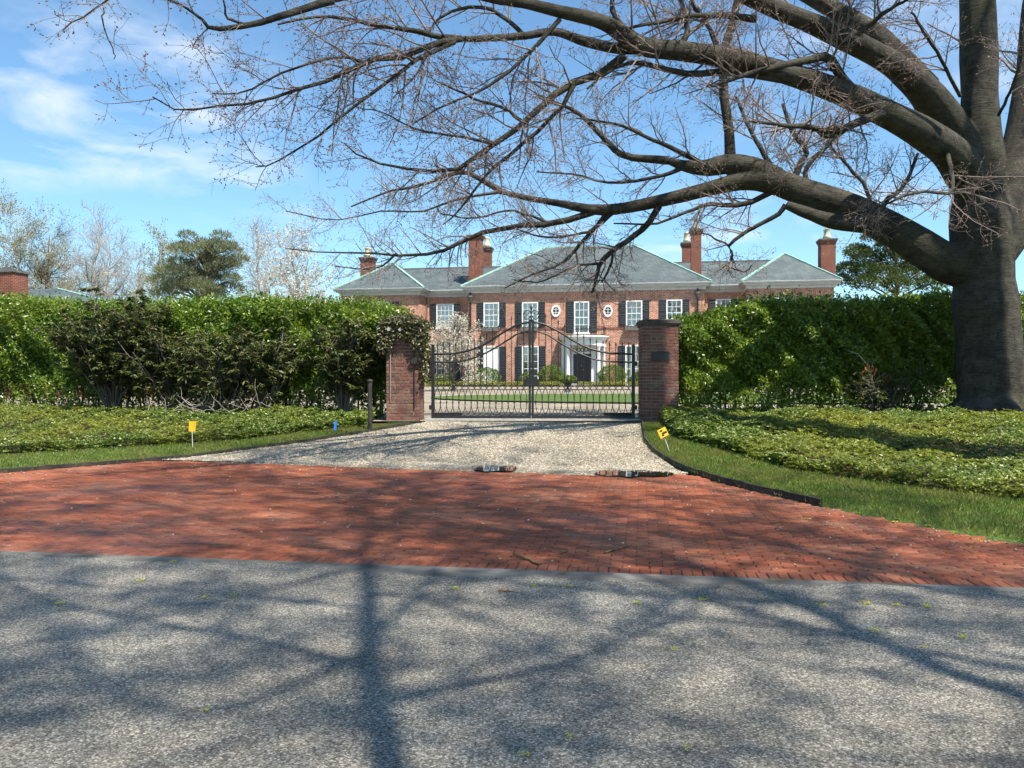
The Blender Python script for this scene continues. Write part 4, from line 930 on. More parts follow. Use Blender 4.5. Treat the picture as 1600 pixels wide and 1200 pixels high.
st = part(MB().box(pcx - prx - 0.25, pcx + prx + 0.25, -1.75, -0.003, -0.3, 0.18), 'step', M['stone'])
part(MB().box(pcx - prx - 0.6, pcx + prx + 0.6, -2.2, -0.004, -0.3, 0.05), 'step', M['chimneybrick'])

# neighbouring outbuilding at the left edge
ob = empty('outbuilding', (-22.9, 37.5, 0.7), R(-14)); tag(ob, 'low brick outbuilding with slate roof and broad chimney beyond the left hedge', 'building')
MB().box(-6, 5.7, 0, 7, -0.5, 3.88).build('wall', M['chimneybrick'], ob)
ro = MB().add([(-6.4, -0.4, 3.9), (6.1, -0.4, 3.9), (6.1, 7.4, 3.9), (-6.4, 7.4, 3.9), (-6.4, 3.5, 5.15), (-0.6, 3.5, 5.15)], [(0, 1, 5, 4), (1, 2, 5), (2, 3, 4, 5), (3, 0, 4), (3, 2, 1, 0)]).build('roof', M['slate'], ob)
MB().bar((6.1, -0.4, 3.92), (-0.6, 3.5, 5.17), 0.14, 0.06).build('ridge_flashing', M['copper'], ro)
q = P(-16, 426, 38.2); q1 = P(28, 426, 38.2)
mi = Matrix.Rotation(R(14), 4, 'Z') @ Matrix.Translation((22.9, -37.5, -0.7)); qa, qb = mi @ q, mi @ q1
ch = MB().box(qa.x - 0.3, qb.x, qa.y, qa.y + 0.9, 3.0, qa.z).build('chimney', M['chimneybrick'], ob)
MB().box(qa.x - 0.36, qb.x + 0.06, qa.y - 0.06, qa.y + 0.96, qa.z, qa.z + 0.10).build('chimney_cap', M['lead'], ch)
MB().box((qa.x + qb.x) / 2 - 0.35, (qa.x + qb.x) / 2 + 0.25, qa.y + 0.2, qa.y + 0.7, qa.z + 0.1, qa.z + 0.16).box((qa.x + qb.x) / 2 - 0.25, (qa.x + qb.x) / 2 + 0.15, qa.y + 0.3, qa.y + 0.6, qa.z + 0.15, qa.z + 0.28).build('chimney_pot', M['lead'], ch)

# ================================================================== HEDGES
def hedge(name, line, thick, top_fn, n, label, bare=0.62):
    root = empty(name, (line[0][0], line[0][1], float(gz(*line[0])))); tag(root, label, 'hedge')
    L = lerp_poly(line, 200); org = np.array(root.location)
    u = rng.random(n); i = np.minimum((u * 199).astype(int), 198); f = (u * 199 - i)[:, None]
    c = L[i] * (1 - f) + L[i + 1] * f; d = unit(L[i + 1] - L[i]); out = np.stack([d[:, 1], -d[:, 0]], 1)
    out *= np.sign(-out[:, 1:2])                                      # towards the drive side
    x = c[:, 0]; zb = gz(c[:, 0], c[:, 1]); H = top_fn(x) - zb
    kind = rng.random(n)
    h = rng.random(n)
    sparse = np.clip(h * H / bare, 0.12, 1); h = np.where(rng.random(n) > sparse, 0.3 + 0.7 * rng.random(n), h)
    lump = 0.15 * np.sin(x * 1.9 + h * 5) * np.sin(h * 9 + x * 0.7) + 0.14 * np.sin(x * 4.7 + 2) * np.cos(h * 13 + x * 2.3) + 0.06 * np.sin(x * 11 + h * 31)
    depth = rng.exponential(0.17, n)                                  # how far below the leaf surface
    rnd = np.clip((h - 0.88) / 0.12, 0, 1) ** 2 * 0.30
    off = thick / 2 + lump - np.minimum(depth, thick) - rnd
    topm = kind < 0.17; backm = kind > 0.88
    off = np.where(topm, (rng.random(n) - 0.5) * (thick - 0.2), off); off = np.where(backm, -thick / 2 + np.minimum(depth, 0.4), off)
    hz = np.where(topm, H + 0.9 * lump - np.minimum(depth, 0.5) * 0.8 + (rng.random(n) < 0.05) * rng.random(n) * 0.14, h * H)
    hz = np.minimum(hz, H + 0.18 + 0.5 * lump)
    Pp = np.c_[c + out * off[:, None], zb + 0.04 + hz] - org
    o3 = np.c_[out, np.zeros(n)]; o3[topm] = (0, 0, 1)
    N = unit(o3 + rng.normal(size=(n, 3)) * 0.55 + np.array([0, 0, 0.35])); D = unit(o3 * 0.5 + rng.normal(size=(n, 3)) * 0.8 + np.array([0, 0, 0.1]))
    leaves('foliage', Pp, D, N, (0.05 + 0.085 * rng.random(n) ** 1.3), 0.028 + 0.034 * rng.random(n), M['hedge'], root, 0.12)
    ni = n // 4; j = rng.integers(0, n, ni); ci = c[j] + out[j] * ((rng.random((ni, 1)) - 0.5) * thick * 0.7)
    hi = 0.28 + 0.62 * rng.random(ni)
    leaves('inner_foliage', np.c_[ci, zb[j] + hi * H[j]] - org, rand_dirs(ni), unit(np.c_[out[j], 0.3 * np.ones(ni)] + rng.normal(size=(ni, 3)) * 0.5), 0.15 + 0.06 * rng.random(ni), 0.09, M['hedge'], root, 0.1)
    # stems
    ns = int(len(line) and np.linalg.norm(np.diff(L, axis=0), axis=1).sum() * 5.0)
    a = rng.integers(0, 199, ns); b0 = L[a] + rng.normal(size=(ns, 2)) * thick * 0.16
    T = np.stack([np.c_[b0, gz(b0[:, 0], b0[:, 1])]] * 5, 1); T[..., 2] += np.linspace(0, 1, 5)[None] * (1.9 + 0.6 * rng.random((ns, 1)))
    T[..., :2] += np.cumsum(rng.normal(size=(ns, 5, 2)) * 0.07, axis=1); Rr = np.linspace(0.028, 0.012, 5)[None] * (0.6 + 0.7 * rng.random((ns, 1)))
    C1, R1 = grow(T, Rr, 5, 0.55, 4, 0.9, 0.25, 0.25, 0.5, 0.012, 0.004, 0.08)
    V, Q = join([tubes(T, Rr, 5), tubes(C1, R1, 3)]); so = np_mesh('stems', V - org, Q, M['brownbark'], root); so['kind'] = 'stuff'
    return root
hedge('hedge', [(-2.55, 19.55), (-5.5, 20.5), (-8, 21.2), (-11, 22.0), (-14.5, 23.0)], 1.5, lambda x: 3.10 + 0.03 * (-x - 3) + 0.05 * np.sin(x * 0.8) + 0.10 * np.exp(-((x + 6.3) / 0.6) ** 2) - 0.12 * np.clip(x + 3.4, 0, 1), 98000, 'tall clipped dark green hedge left of the gate')
hedge('hedge', [(3.75, 19.3), (6, 19.7), (9, 20.1), (12, 20.4), (15, 20.6)], 1.5, lambda x: 2.74 + 0.36 * np.clip((x - 3.7) / 2.0, 0, 1) + 0.25 * np.clip((x - 6) / 4, 0, 1) + 0.06 * np.sin(x * 1.3), 92000, 'tall glossy clipped hedge right of the gate behind the beech')

def shrub(name, base, height, spread, nst, label, mat='rhodo', wh=7, ll=0.115, lw=0.036, tip_dens=5.0, bark_m='shrubwood', lean=0.0, cat='shrub'):
    root = empty(name, base); tag(root, label, cat)
    n = nst; a = rng.random(n) * 6.28; rr = spread * (0.35 + 0.65 * rng.random(n)); k = 6
    s = np.linspace(0, 1, k)[None, :, None]
    tip = np.stack([np.cos(a) * rr + lean, np.sin(a) * rr * 0.55, height * (0.65 + 0.35 * rng.random(n))], 1)[:, None]
    T = tip * np.concatenate([s ** 1.2, s ** 1.2, s ** 0.8], 2) + np.cumsum(rng.normal(size=(n, k, 3)) * 0.05, 1) * (s > 0); T[..., 2] = np.maximum(T[..., 2], 0)
    Rr = np.linspace(0.03, 0.009, k)[None] * (0.7 + 0.5 * rng.random((n, 1)))
    C1, R1 = grow(T, Rr, 4.0, 0.6, 5, 0.9, 0.15, 0.3, 0.55, 0.012, 0.005, 0.25)
    C2, R2 = grow(C1, R1, 4.0, 0.3, 4, 0.9, 0.15, 0.3, 0.6, 0.008, 0.004, 0.2)
    V, Q = join([tubes(T, Rr, 5), tubes(C1, R1, 3), tubes(C2, R2, 3)]); np_mesh('branches', V, Q, M[bark_m], root)
    tips = np.concatenate([C2[:, -1], C1[:, -1], C2[rng.integers(0, len(C2), int(len(C2) * (tip_dens - 1) / 4)), 2]]); m = len(tips)
    tips = tips[tips[:, 2] > 0.25 * rng.random(m)]; m = len(tips)
    az = rng.random(m)[:, None] * 6.28 + np.arange(wh)[None] * 6.28 / wh
    D = np.stack([np.cos(az), np.sin(az), -0.35 + rng.normal(size=(m, wh)) * 0.35], -1).reshape(-1, 3)
    leaves('foliage', np.repeat(tips, wh, 0), D, np.tile([[0, 0, 1.0]], (m * wh, 1)) + rng.normal(size=(m * wh, 3)) * 0.3, ll * (0.7 + 0.5 * rng.random(m * wh)), lw, M[mat], root, 0.1)
    return root
def gp(x, y): return (x, y, float(gz(x, y)))
shrub('rhododendron', gp(-9.7, 20.1), 2.75, 1.7, 46, 'tall brownish rhododendron with two bare stems before the left hedge', tip_dens=13, ll=0.13, lw=0.042)
shrub('rhododendron', gp(-8.0, 19.6), 2.1, 1.3, 34, 'middling olive rhododendron right of the tallest one', tip_dens=10, ll=0.13, lw=0.042)
shrub('rhododendron', gp(-6.9, 19.2), 1.55, 1.2, 34, 'low twiggy rhododendron in the middle of the left hedge', tip_dens=6, ll=0.12, lw=0.04)
shrub('rhododendron', gp(-5.8, 19.15), 1.95, 1.05, 32, 'olive rhododendron with tangled dead twigs beside the bright hedge patch', tip_dens=10, ll=0.13, lw=0.042)
shrub('rhododendron', gp(-3.85, 18.75), 2.1, 0.95, 34, 'loose rhododendron leaning against the ivy pier', tip_dens=11, lean=0.2, ll=0.13, lw=0.042)
# pale dead twigs tangled low in the shrubs
for x_, y_, lab in ((-6.6, 18.75, 'tangle of pale dead twigs low before the middle of the left hedge'),):
    tg = empty('dead_twigs', gp(x_, y_)); tag(tg, lab, 'twigs'); nn = 44
    T0 = np.zeros((nn, 6, 3)); T0[:, 0] = np.c_[rng.normal(size=nn) * 0.75, rng.normal(size=nn) * 0.12, 0.12 + 0.25 * rng.random(nn)]
    dd_ = unit(np.c_[rng.normal(size=nn), rng.normal(size=nn) * 0.3, 0.15 + 0.35 * rng.random(nn)])
    for q_ in range(1, 6): T0[:, q_] = T0[:, q_ - 1] + dd_ * 0.12; dd_ = unit(dd_ + rng.normal(size=(nn, 3)) * 0.25 + np.array([0, 0, 0.08]))
    V, Q = tubes(T0, np.linspace(0.009, 0.004, 6)[None] * np.ones((nn, 1)), 4); np_mesh('twigs', V, Q, M['deadwood'], tg)['kind'] = 'stuff'
shrub('rhododendron', gp(8.6, 18.95), 1.0, 0.8, 14, 'small dark rhododendron at the foot of the right hedge', tip_dens=3)
# dead sapling with brown leaves in the right hedge
ds = empty('dead_sapling', gp(8.25, 18.9)); tag(ds, 'bare pale sapling with a few brown leaves against the right hedge', 'sapling')
sb = MB(); sb.tube([(0, 0, 0), (0.0, 0, 0.7), (-0.02, 0, 1.0), (-0.12, 0, 1.25), (-0.35, -0.02, 1.5), (-0.55, 0, 1.56)], [0.022, 0.02, 0.018, 0.014, 0.01, 0.005], 6)
sb.tube([(0, 0, 0.75), (0.14, 0, 0.95), (0.3, 0, 1.05)], [0.014, 0.01, 0.005], 5).tube([(-0.05, 0, 1.1), (0.02, -0.03, 1.35)], [0.01, 0.004], 5).tube([(0, 0, 0.85), (-0.18, 0, 0.86)], [0.01, 0.004], 5); sb.build('stem', M['palebark'], ds)
q = np.concatenate([np.array(c_) + rng.normal(size=(16, 3)) * 0.05 for c_ in ((-0.15, -0.05, 1.2), (0.02, -0.06, 1.15), (0.26, -0.05, 0.93), (0.3, -0.05, 1.0))])
leaves('dead_leaf', q, np.c_[rng.normal(size=(len(q), 2)) * 0.4, -np.ones(len(q))], rand_dirs(len(q)), 0.12, 0.035, M['brownleaf'], ds)

# ================================================================== THE BEECH
TB = Vector((10.45, 18.0, 0)); TB.z = float(gz(TB.x, TB.y))
beech = empty('beech_tree', TB); tag(beech, 'huge grey beech with spreading limbs and bare budding twigs', 'tree')
borg = np.array(TB)
FWD_Q, FWD_D = [0, .3, .6, 1, 1.4, 1.8, 2.9, 4.1, 6.4, 8.5], [0, .5, 1.4, 2.4, 3.1, 3.6, 4.4, 5.4, 7.4, 9.2]      # how far a limb has come towards the road
def trace(pts, k, low=None):
    """pts: (px, py, radius in px, depth)"""
    low = pts[0][1] >= 244 if low is None else low                                       # the low limb runs along the hedge, the upper ones reach out over the drive
    pts = [(x, y, r, (18 + 0.35 * (18 - dd) if low else 18 - float(np.interp(18 - dd, FWD_Q, FWD_D))) if dd < 18 else dd) for x, y, r, dd in pts]
    w = [P(x, y, dd) for x, y, r, dd in pts]; rr = [r * dd / F for x, y, r, dd in pts]
    return polyline(w, rr, k)
heavy = [
 [(1552, 668, 66, 18), (1550, 630, 57, 18), (1546, 570, 52, 18), (1541, 500, 49, 18), (1537, 440, 48, 18), (1533, 390, 49, 18), (1531, 340, 46, 18), (1531, 290, 40, 18)],
 [(1533, 330, 40, 18), (1532, 270, 36, 18), (1531, 200, 31, 18), (1530, 120, 29, 18), (1528, 30, 28, 18), (1526, -80, 26, 18), (1545, -300, 18, 17.6), (1560, -560, 9, 17)],
 [(1548, 365, 34, 18), (1575, 290, 31, 18.2), (1597, 210, 26, 18.5), (1612, 110, 23, 18.9), (1620, 0, 21, 19.3), (1660, -220, 14, 20)],
 [(1545, 400, 36, 18), (1590, 340, 37, 18.3), (1650, 280, 33, 18.7), (1760, 200, 24, 19.3), (1950, 120, 14, 20.2)],
 [(1530, 290, 38, 18), (1490, 215, 36, 17.9), (1450, 150, 31, 17.6), (1405, 108, 24, 17.3), (1367, 84, 22, 17), (1310, 56, 20, 16.6), (1267, 36, 20, 16.3), (1215, 15, 19, 16), (1165, -8, 18, 15.6), (1040, -70, 15, 14.8), (880, -150, 11, 13.8), (700, -230, 7, 12.8)],
 [(1450, 140, 25, 17.9), (1405, 90, 21, 18.1), (1370, 55, 19, 18.3), (1330, 30, 18, 18.5), (1290, 8, 17, 18.7), (1200, -40, 14, 19), (1000, -140, 9, 19.5)],
 [(1528, 310, 34, 18), (1490, 245, 31, 17.7), (1445, 210, 28, 17.4), (1390, 180, 25, 17), (1320, 147, 23, 16.6), (1250, 121, 21, 16.2), (1180, 101, 20, 15.8), (1120, 88, 19.5, 15.4), (1060, 79, 18.5, 15.1), (1010, 74, 18.5, 14.8), (975, 55, 17, 14.6), (940, 34, 15, 14.3), (875, 18, 13, 13.9), (819, 5, 11.5, 13.5), (762, -4, 10, 13.1), (690, -22, 8.5, 12.6), (610, -20, 7.5, 12.1), (520, 1, 6.5, 11.6)],
 [(1530, 420, 40, 18), (1480, 410, 40, 17.8), (1440, 387, 36, 17.6), (1400, 362, 33, 17.4), (1330, 327, 31, 17), (1260, 302, 29, 16.7), (1205, 283, 26, 16.4), (1160, 283, 19, 16.2), (1100, 297, 15, 15.9), (1044, 311, 13.5, 15.6), (969, 326, 12, 15.3), (924, 327, 10.5, 15.1), (875, 318, 8, 14.8), (822, 309, 6.5, 14.5), (785, 300, 5.5, 14.3)],
 [(1215, 280, 22, 16.4), (1175, 262, 21, 16.2), (1140, 256, 19, 16), (1105, 262, 16, 15.8), (1074, 260, 12, 15.6), (1044, 251, 8, 15.4)],
 [(1350, 350, 17, 17.3), (1300, 345, 15, 17.2), (1262, 333, 12, 17.1), (1228, 320, 9, 17.0)],
 [(1003, 74, 13, 14.9), (961, 75, 10.5, 14.9), (912, 64, 10, 14.9), (867, 50, 8.5, 14.8), (819, 56, 8, 14.6), (762, 60, 7.5, 14.3), (721, 61, 7, 14.0)],
]
hv = []
for hi_, h_ in enumerate(heavy):
    T, r = trace(h_, 8 * len(h_), hi_ in (7, 8, 9))
    if hi_ < 4: r = r * 0.95
    if hi_ > 3: r = r * np.linspace(0.86, 0.76, len(r)) if hi_ != 7 else r * np.linspace(0.80, 0.74, len(r))
    r = r * (1 + 0.035 * np.interp(np.arange(len(r)), np.arange(0, len(r) + 6, 6), rng.normal(size=len(np.arange(0, len(r) + 6, 6))))); hv.append((T, r))
# root flare
for k in range(11):
    a = k * 6.28 / 11 + rng.normal() * 0.15; b = np.array(P(1550, 640, 18)); L = 0.55 + 0.45 * rng.random(); zf = float(gz(TB.x, TB.y))
    dv = np.array([math.cos(a), math.sin(a)])
    pts = [(b[0] + dv[0] * 0.33, b[1] + dv[1] * 0.33, zf + 2.3 + 0.6 * rng.random()), (b[0] + dv[0] * 0.43, b[1] + dv[1] * 0.43, zf + 0.95), (b[0] + dv[0] * 0.60, b[1] + dv[1] * 0.60, zf + 0.28), (b[0] + dv[0] * (0.8 + L), b[1] + dv[1] * (0.8 + L), zf - 0.08)]
    hv.append(polyline(pts, [0.20, 0.23, 0.25, 0.10], 16))
V, Q = join([tubes(T[None], r[None], 14) for T, r in hv])
caps = []
tr_o = np_mesh('trunk', V - borg, Q, M['beech'], beech, True)
# close the tube ends so that the pieces fuse into one skin
me = tr_o.data
import bmesh
b_ = bmesh.new(); b_.from_mesh(me); bmesh.ops.holes_fill(b_, edges=[e for e in b_.edges if e.is_boundary], sides=20); b_.to_mesh(me); b_.free()
rm = tr_o.modifiers.new('fuse', 'REMESH'); rm.mode = 'VOXEL'; rm.voxel_size = 0.035; rm.use_smooth_shade = True
sm = tr_o.modifiers.new('ease', 'SMOOTH'); sm.factor = 0.5; sm.iterations = 4

mid = [
 [(721, 61, 5, 14), (687, 56, 4.5, 13.8), (650, 49, 4, 13.6), (594, 39, 3.2, 13.3), (556, 30, 3, 13.1), (500, 26, 2.2, 12.8), (440, 40, 1.6, 12.4)],
 [(721, 61, 5, 14), (680, 68, 5, 13.7), (630, 89, 4.5, 13.3), (567, 97, 4, 12.9), (517, 122, 3.2, 12.5), (455, 140, 2.6, 12.1), (400, 157, 2.2, 11.8), (330, 163, 1.7, 11.4), (280, 170, 1.3, 11.1), (232, 150, 1, 10.9)],
 [(567, 97, 2.6, 12.9), (540, 92, 2.4, 12.7), (490, 100, 2, 12.4), (440, 120, 1.8, 12.1), (380, 150, 1.3, 11.8), (330, 150, 1, 11.5)],
 [(710, 66, 4, 13.9), (680, 80, 3.6, 13.7), (640, 105, 3.2, 13.4), (605, 135, 2.8, 13.2), (542, 182, 2.2, 12.9), (492, 220, 1.7, 12.6), (435, 252, 1.2, 12.3), (405, 262, 0.9, 12.1)],
 [(520, 1, 6.5, 11.6), (480, 12, 6, 11.4), (442, 27, 5.5, 11.2), (392, 40, 4.6, 11.0), (332, 46, 3.6, 10.7), (312, 28, 2.4, 10.6), (280, 7, 1.8, 10.5), (235, -8, 1.3, 10.4)],
 [(392, 40, 2.5, 11), (360, 30, 2, 10.9), (345, 0, 1.5, 10.8), (330, -30, 1.2, 10.7)],
 [(560, -25, 4, 11.8), (440, -60, 3.4, 11), (300, -45, 2.8, 10.3), (200, -12, 2.2, 9.8), (165, 10, 1.7, 9.7), (130, 35, 1.3, 9.6), (98, 58, 0.9, 9.5)],
 [(162, 12, 1.3, 9.7), (168, 45, 1.1, 9.7), (182, 75, 0.9, 9.7), (185, 92, 0.7, 9.7)],
 [(975, 88, 7, 14.8), (931, 120, 6.5, 14.7), (882, 135, 6, 14.5), (852, 161, 5.2, 14.3), (819, 191, 4.8, 14.1), (774, 225, 4.2, 13.9), (744, 247, 3.8, 13.8), (710, 270, 3.2, 13.6), (661, 270, 2.6, 13.3), (612, 266, 2, 13.1), (564, 251, 1.5, 12.9), (541, 232, 1, 12.8)],
 [(897, 132, 4, 14.5), (875, 169, 3.6, 14.5), (830, 214, 3.2, 14.4), (785, 255, 2.8, 14.3), (762, 274, 2.4, 14.2), (720, 330, 1.6, 14), (690, 356, 1.1, 13.9)],
 [(1044, 251, 7, 15.4), (976, 244, 5.5, 15.2), (950, 225, 4.5, 15.1), (912, 184, 3.5, 14.9), (882, 169, 2.5, 14.7), (840, 150, 1.6, 14.5)],
 [(1141, 250, 9, 16), (1138, 200, 8, 16), (1131, 140, 7.2, 16), (1134, 80, 6.8, 16), (1149, 20, 6.2, 16), (1156, -40, 5.5, 16), (1150, -160, 3, 15.9)],
 [(785, 300, 5.2, 14.3), (747, 279, 4.2, 14.1), (710, 270, 3.4, 13.9), (650, 290, 2.4, 13.6), (600, 300, 1.7, 13.3), (545, 322, 1.1, 13)],
 [(930, 330, 6, 15.1), (916, 335, 5.4, 15), (860, 349, 5, 14.7), (819, 349, 4.5, 14.5), (740, 364, 3.6, 14.1), (700, 382, 3, 13.9), (669, 392, 2.7, 13.8), (612, 396, 2, 13.5), (560, 391, 1.6, 13.2), (500, 392, 1.1, 12.9), (440, 385, 0.8, 12.6)],
 [(620, 396, 2, 13.5), (600, 410, 1.6, 13.4), (570, 420, 1.3, 13.3), (520, 415, 0.9, 13)],
 [(1030, 322, 5.5, 15.5), (1012, 349, 5, 15.4), (985, 372, 4.6, 15.2), (957, 390, 4.2, 15), (935, 412, 3.5, 14.9), (928, 435, 2.6, 14.8), (922, 455, 1.8, 14.8)],
 [(957, 390, 2.2, 15), (952, 420, 2, 14.9), (938, 436, 1.5, 14.8)],
 [(935, 412, 2.2, 14.9), (905, 415, 2, 14.8), (880, 425, 1.7, 14.7), (840, 440, 1.2, 14.5), (800, 440, 0.9, 14.3)],
 [(960, 330, 4, 15.3), (935, 352, 3.4, 15.1), (905, 385, 2.8, 14.9), (885, 408, 2.2, 14.7), (845, 425, 1.6, 14.5), (790, 448, 1, 14.3)],
 [(945, 335, 3, 15.2), (925, 360, 2.4, 15.1), (895, 365, 2, 14.9), (845, 365, 1.5, 14.7), (810, 352, 1.1, 14.6)],
 [(1228, 320, 4.5, 17), (1215, 335, 3.8, 16.8), (1180, 355, 3.2, 16.6), (1140, 384, 2.8, 16.3), (1143, 400, 2.3, 16.2), (1138, 416, 1.9, 16.1), (1128, 420, 1.5, 16)],
 [(1140, 384, 1.8, 16.3), (1115, 372, 1.4, 16.1), (1095, 362, 1, 16)],
 [(1140, 418, 1.4, 16.1), (1165, 420, 1.2, 16.1), (1175, 408, 0.9, 16.1)],
 [(1222, 292, 5, 16.5), (1160, 320, 4.2, 16.2), (1110, 320, 3.4, 16), (1075, 332, 2.6, 15.8), (1020, 350, 1.8, 15.5), (960, 350, 1.2, 15.2)],
 [(1395, 170, 8, 17), (1340, 190, 6.5, 16.3), (1300, 205, 5.5, 15.8), (1255, 198, 4.5, 15.3), (1215, 190, 3, 14.8), (1170, 185, 2, 14.4)],
 [(1340, 190, 4.5, 16.3), (1290, 212, 4, 15.9), (1262, 200, 1.8, 15.6)],
 [(1345, 152, 7, 16.7), (1318, 124, 7.5, 16.4), (1298, 92, 7.5, 16.2), (1275, 92, 6.5, 16), (1228, 100, 5.5, 15.7), (1180, 112, 4, 15.3), (1120, 130, 2.5, 14.9)],
 [(1250, 130, 4.5, 16.2), (1185, 120, 5.5, 15.8), (1130, 115, 5.5, 15.5), (1085, 118, 5, 15.3), (1040, 112, 4.4, 15.1), (1000, 102, 3.6, 14.9), (960, 110, 2.6, 14.7), (920, 140, 1.8, 14.5)],
 [(1230, 300, 6, 16.6), (1250, 260, 5.2, 16.7), (1262, 235, 4.5, 16.8), (1240, 205, 3.6, 16.9), (1225, 160, 2.6, 17)],
 [(1265, 302, 5, 16.6), (1258, 270, 4, 16.5), (1285, 235, 3.2, 16.4), (1330, 200, 2.2, 16.2)],
 [(1365, 345, 5, 17.2), (1390, 310, 4, 17.0), (1420, 285, 3, 16.8), (1440, 240, 2, 16.6)],
 [(1365, 345, 3.5, 17.2), (1350, 290, 3, 17.0), (1320, 250, 2.4, 16.8), (1290, 215, 1.7, 16.6)],
 [(1480, 240, 4, 17.5), (1490, 300, 2.6, 16.9), (1440, 300, 2.2, 16.3), (1380, 320, 1.6, 15.8), (1320, 345, 1.1, 15.4)],
 [(1215, 280, 5, 16.4), (1190, 240, 4, 16.2), (1165, 190, 3, 16), (1150, 150, 2, 15.9)],
 [(1105, 262, 5, 15.8), (1060, 235, 4, 15.7), (1010, 212, 3, 15.5), (960, 190, 2, 15.3), (900, 180, 1.3, 15.1)],
 [(1074, 260, 4, 15.6), (1030, 275, 3, 15.4), (960, 285, 2.2, 15.2), (900, 270, 1.6, 15), (840, 262, 1.1, 14.8)],
 [(990, 60, 5, 14.7), (960, 20, 4, 14.9), (965, -20, 3, 15), (980, -80, 2, 15)],
 [(875, 30, 4, 13.9), (820, 90, 3, 13.8), (770, 130, 2.4, 13.6), (700, 160, 1.8, 13.4), (640, 190, 1.2, 13.2)],
 [(819, 56, 4, 14.6), (780, 20, 3.2, 14.6), (730, 10, 2.6, 14.5), (690, 25, 2, 14.4), (670, 50, 1.6, 14.3)],
 [(819, 191, 3, 14.1), (780, 170, 2.4, 14), (730, 150, 1.8, 13.8), (680, 130, 1.2, 13.6)],
 [(774, 225, 2.6, 13.9), (720, 215, 2, 13.7), (660, 205, 1.5, 13.5), (600, 180, 1, 13.3), (560, 165, 0.8, 13.2)],
 [(785, 300, 2.6, 14.3), (720, 310, 2, 14), (660, 330, 1.5, 13.7), (600, 330, 1.2, 13.4), (520, 345, 0.9, 13), (450, 330, 0.8, 12.7)],
 [(860, 349, 2.4, 14.7), (800, 330, 1.8, 14.4), (740, 340, 1.4, 14.1), (690, 335, 1, 13.9)],
 [(1060, 79, 6, 15.1), (1075, 40, 4.5, 15.2), (1065, 0, 3.4, 15.3), (1040, -60, 2, 15.3)],
 [(1130, 100, 5, 15.4), (1110, 40, 3.6, 15.4), (1085, 5, 2.6, 15.4), (1060, -40, 1.6, 15.4)],
 [(1180, 30, 6, 15.9), (1100, 20, 4, 15.3), (1040, 30, 3, 14.8), (960, 45, 2, 14.3)],
 [(1320, 70, 5, 16.4), (1370, 30, 3.6, 15.8), (1400, 10, 2.6, 15.4), (1450, -20, 1.6, 15)],
 [(1500, 150, 3, 17.2), (1450, 60, 2.4, 16.6), (1420, 20, 1.6, 16.2)],
 [(1560, 180, 2.6, 17.4), (1590, 120, 2, 17), (1598, 60, 1.4, 16.8)],
]
K1 = 14
mt = [trace(m_, K1) for m_ in mid]
MT = np.stack([t for t, r in mt]); MR = np.stack([r for t, r in mt]); MT[:, 2:] += np.cumsum(rng.normal(size=(len(MT), K1 - 2, 3)) * 0.012, 1)
# keep each traced branch as a part of its own
for T, r in zip(MT, MR):
    V, Q = tubes(T[None], r[None], 7); np_mesh('limb', V - borg, Q, M['beech'], beech, True)
near_ = np.array([i in (4, 5, 6, 7) for i in range(len(MT))]); main_ = ~near_      # the sparse outermost sprays
hs = [polyline(T[len(T)//3:], r[len(T)//3:], K1) for T, r in (hv[4], hv[5], hv[6], hv[7], hv[8], hv[10], hv[1], hv[2], hv[3])]
HT = np.stack([t for t, r in hs]); HRr = np.stack([r for t, r in hs])
A0, AR0 = grow(HT, HRr, 0.9, 1.9, 6, 0.9, 0.12, 0.13, 0.14, 0.035, 0.012, 0.1, 0.8)
A1, AR1 = grow(MT[main_], MR[main_], 5.0, 1.2, 6, 0.78, 0.05, 0.12, 0.5, 0.018, 0.007, 0.12, 0.75)
A2, AR2 = grow(MT[near_], MR[near_], 1.6, 0.55, 6, 0.8, 0.0, 0.14, 0.5, 0.012, 0.005, 0.3, 0.75)
L1 = np.concatenate([A0, A1, A2]); LR1 = np.concatenate([AR0, AR1, AR2])
L2, LR2 = grow(L1, LR1, 7.5, 0.58, 5, 0.82, 0.06, 0.14, 0.6, 0.008, 0.0036, 0.08, 0.7)
L3, LR3 = grow(L2, LR2, 8.5, 0.25, 3, 0.85, 0.08, 0.2, 0.7, 0.0035, 0.0024, 0.1, 0.8)
print('beech twigs', len(L1), len(L2), len(L3))
V, Q = tubes(L1, LR1, 4); np_mesh('branches', V - borg, Q, M['twig'], beech, True)['kind'] = 'stuff'
V, Q = join([tubes(L2, LR2, 3), tubes(L3, LR3, 3)]); np_mesh('twigs', V - borg, Q, M['twig'], beech)['kind'] = 'stuff'
def buds(Tc, Rc, per, tmin):
    idx = np.repeat(np.arange(len(Tc)), per); p, d, r = sample(Tc, Rc, idx, tmin + (1 - tmin) * rng.random(len(idx))); return p, d
p1, d1 = buds(L3, LR3, 3, 0.3); p2, d2 = buds(L2, LR2, 3, 0.3); bp, bd = np.concatenate([p1, p2]), np.concatenate([d1, d2])
keep = rng.random(len(bp)) < 0.7; bp, bd = bp[keep], bd[keep]; n = len(bp)
leaves('buds', bp - borg, unit(bd + rng.normal(size=(n, 3)) * 0.7 + np.array([0, 0, -0.2])), rand_dirs(n), 0.022 + 0.024 * rng.random(n), 0.011 + 0.010 * rng.random(n), M['bud'], beech, 0.3)

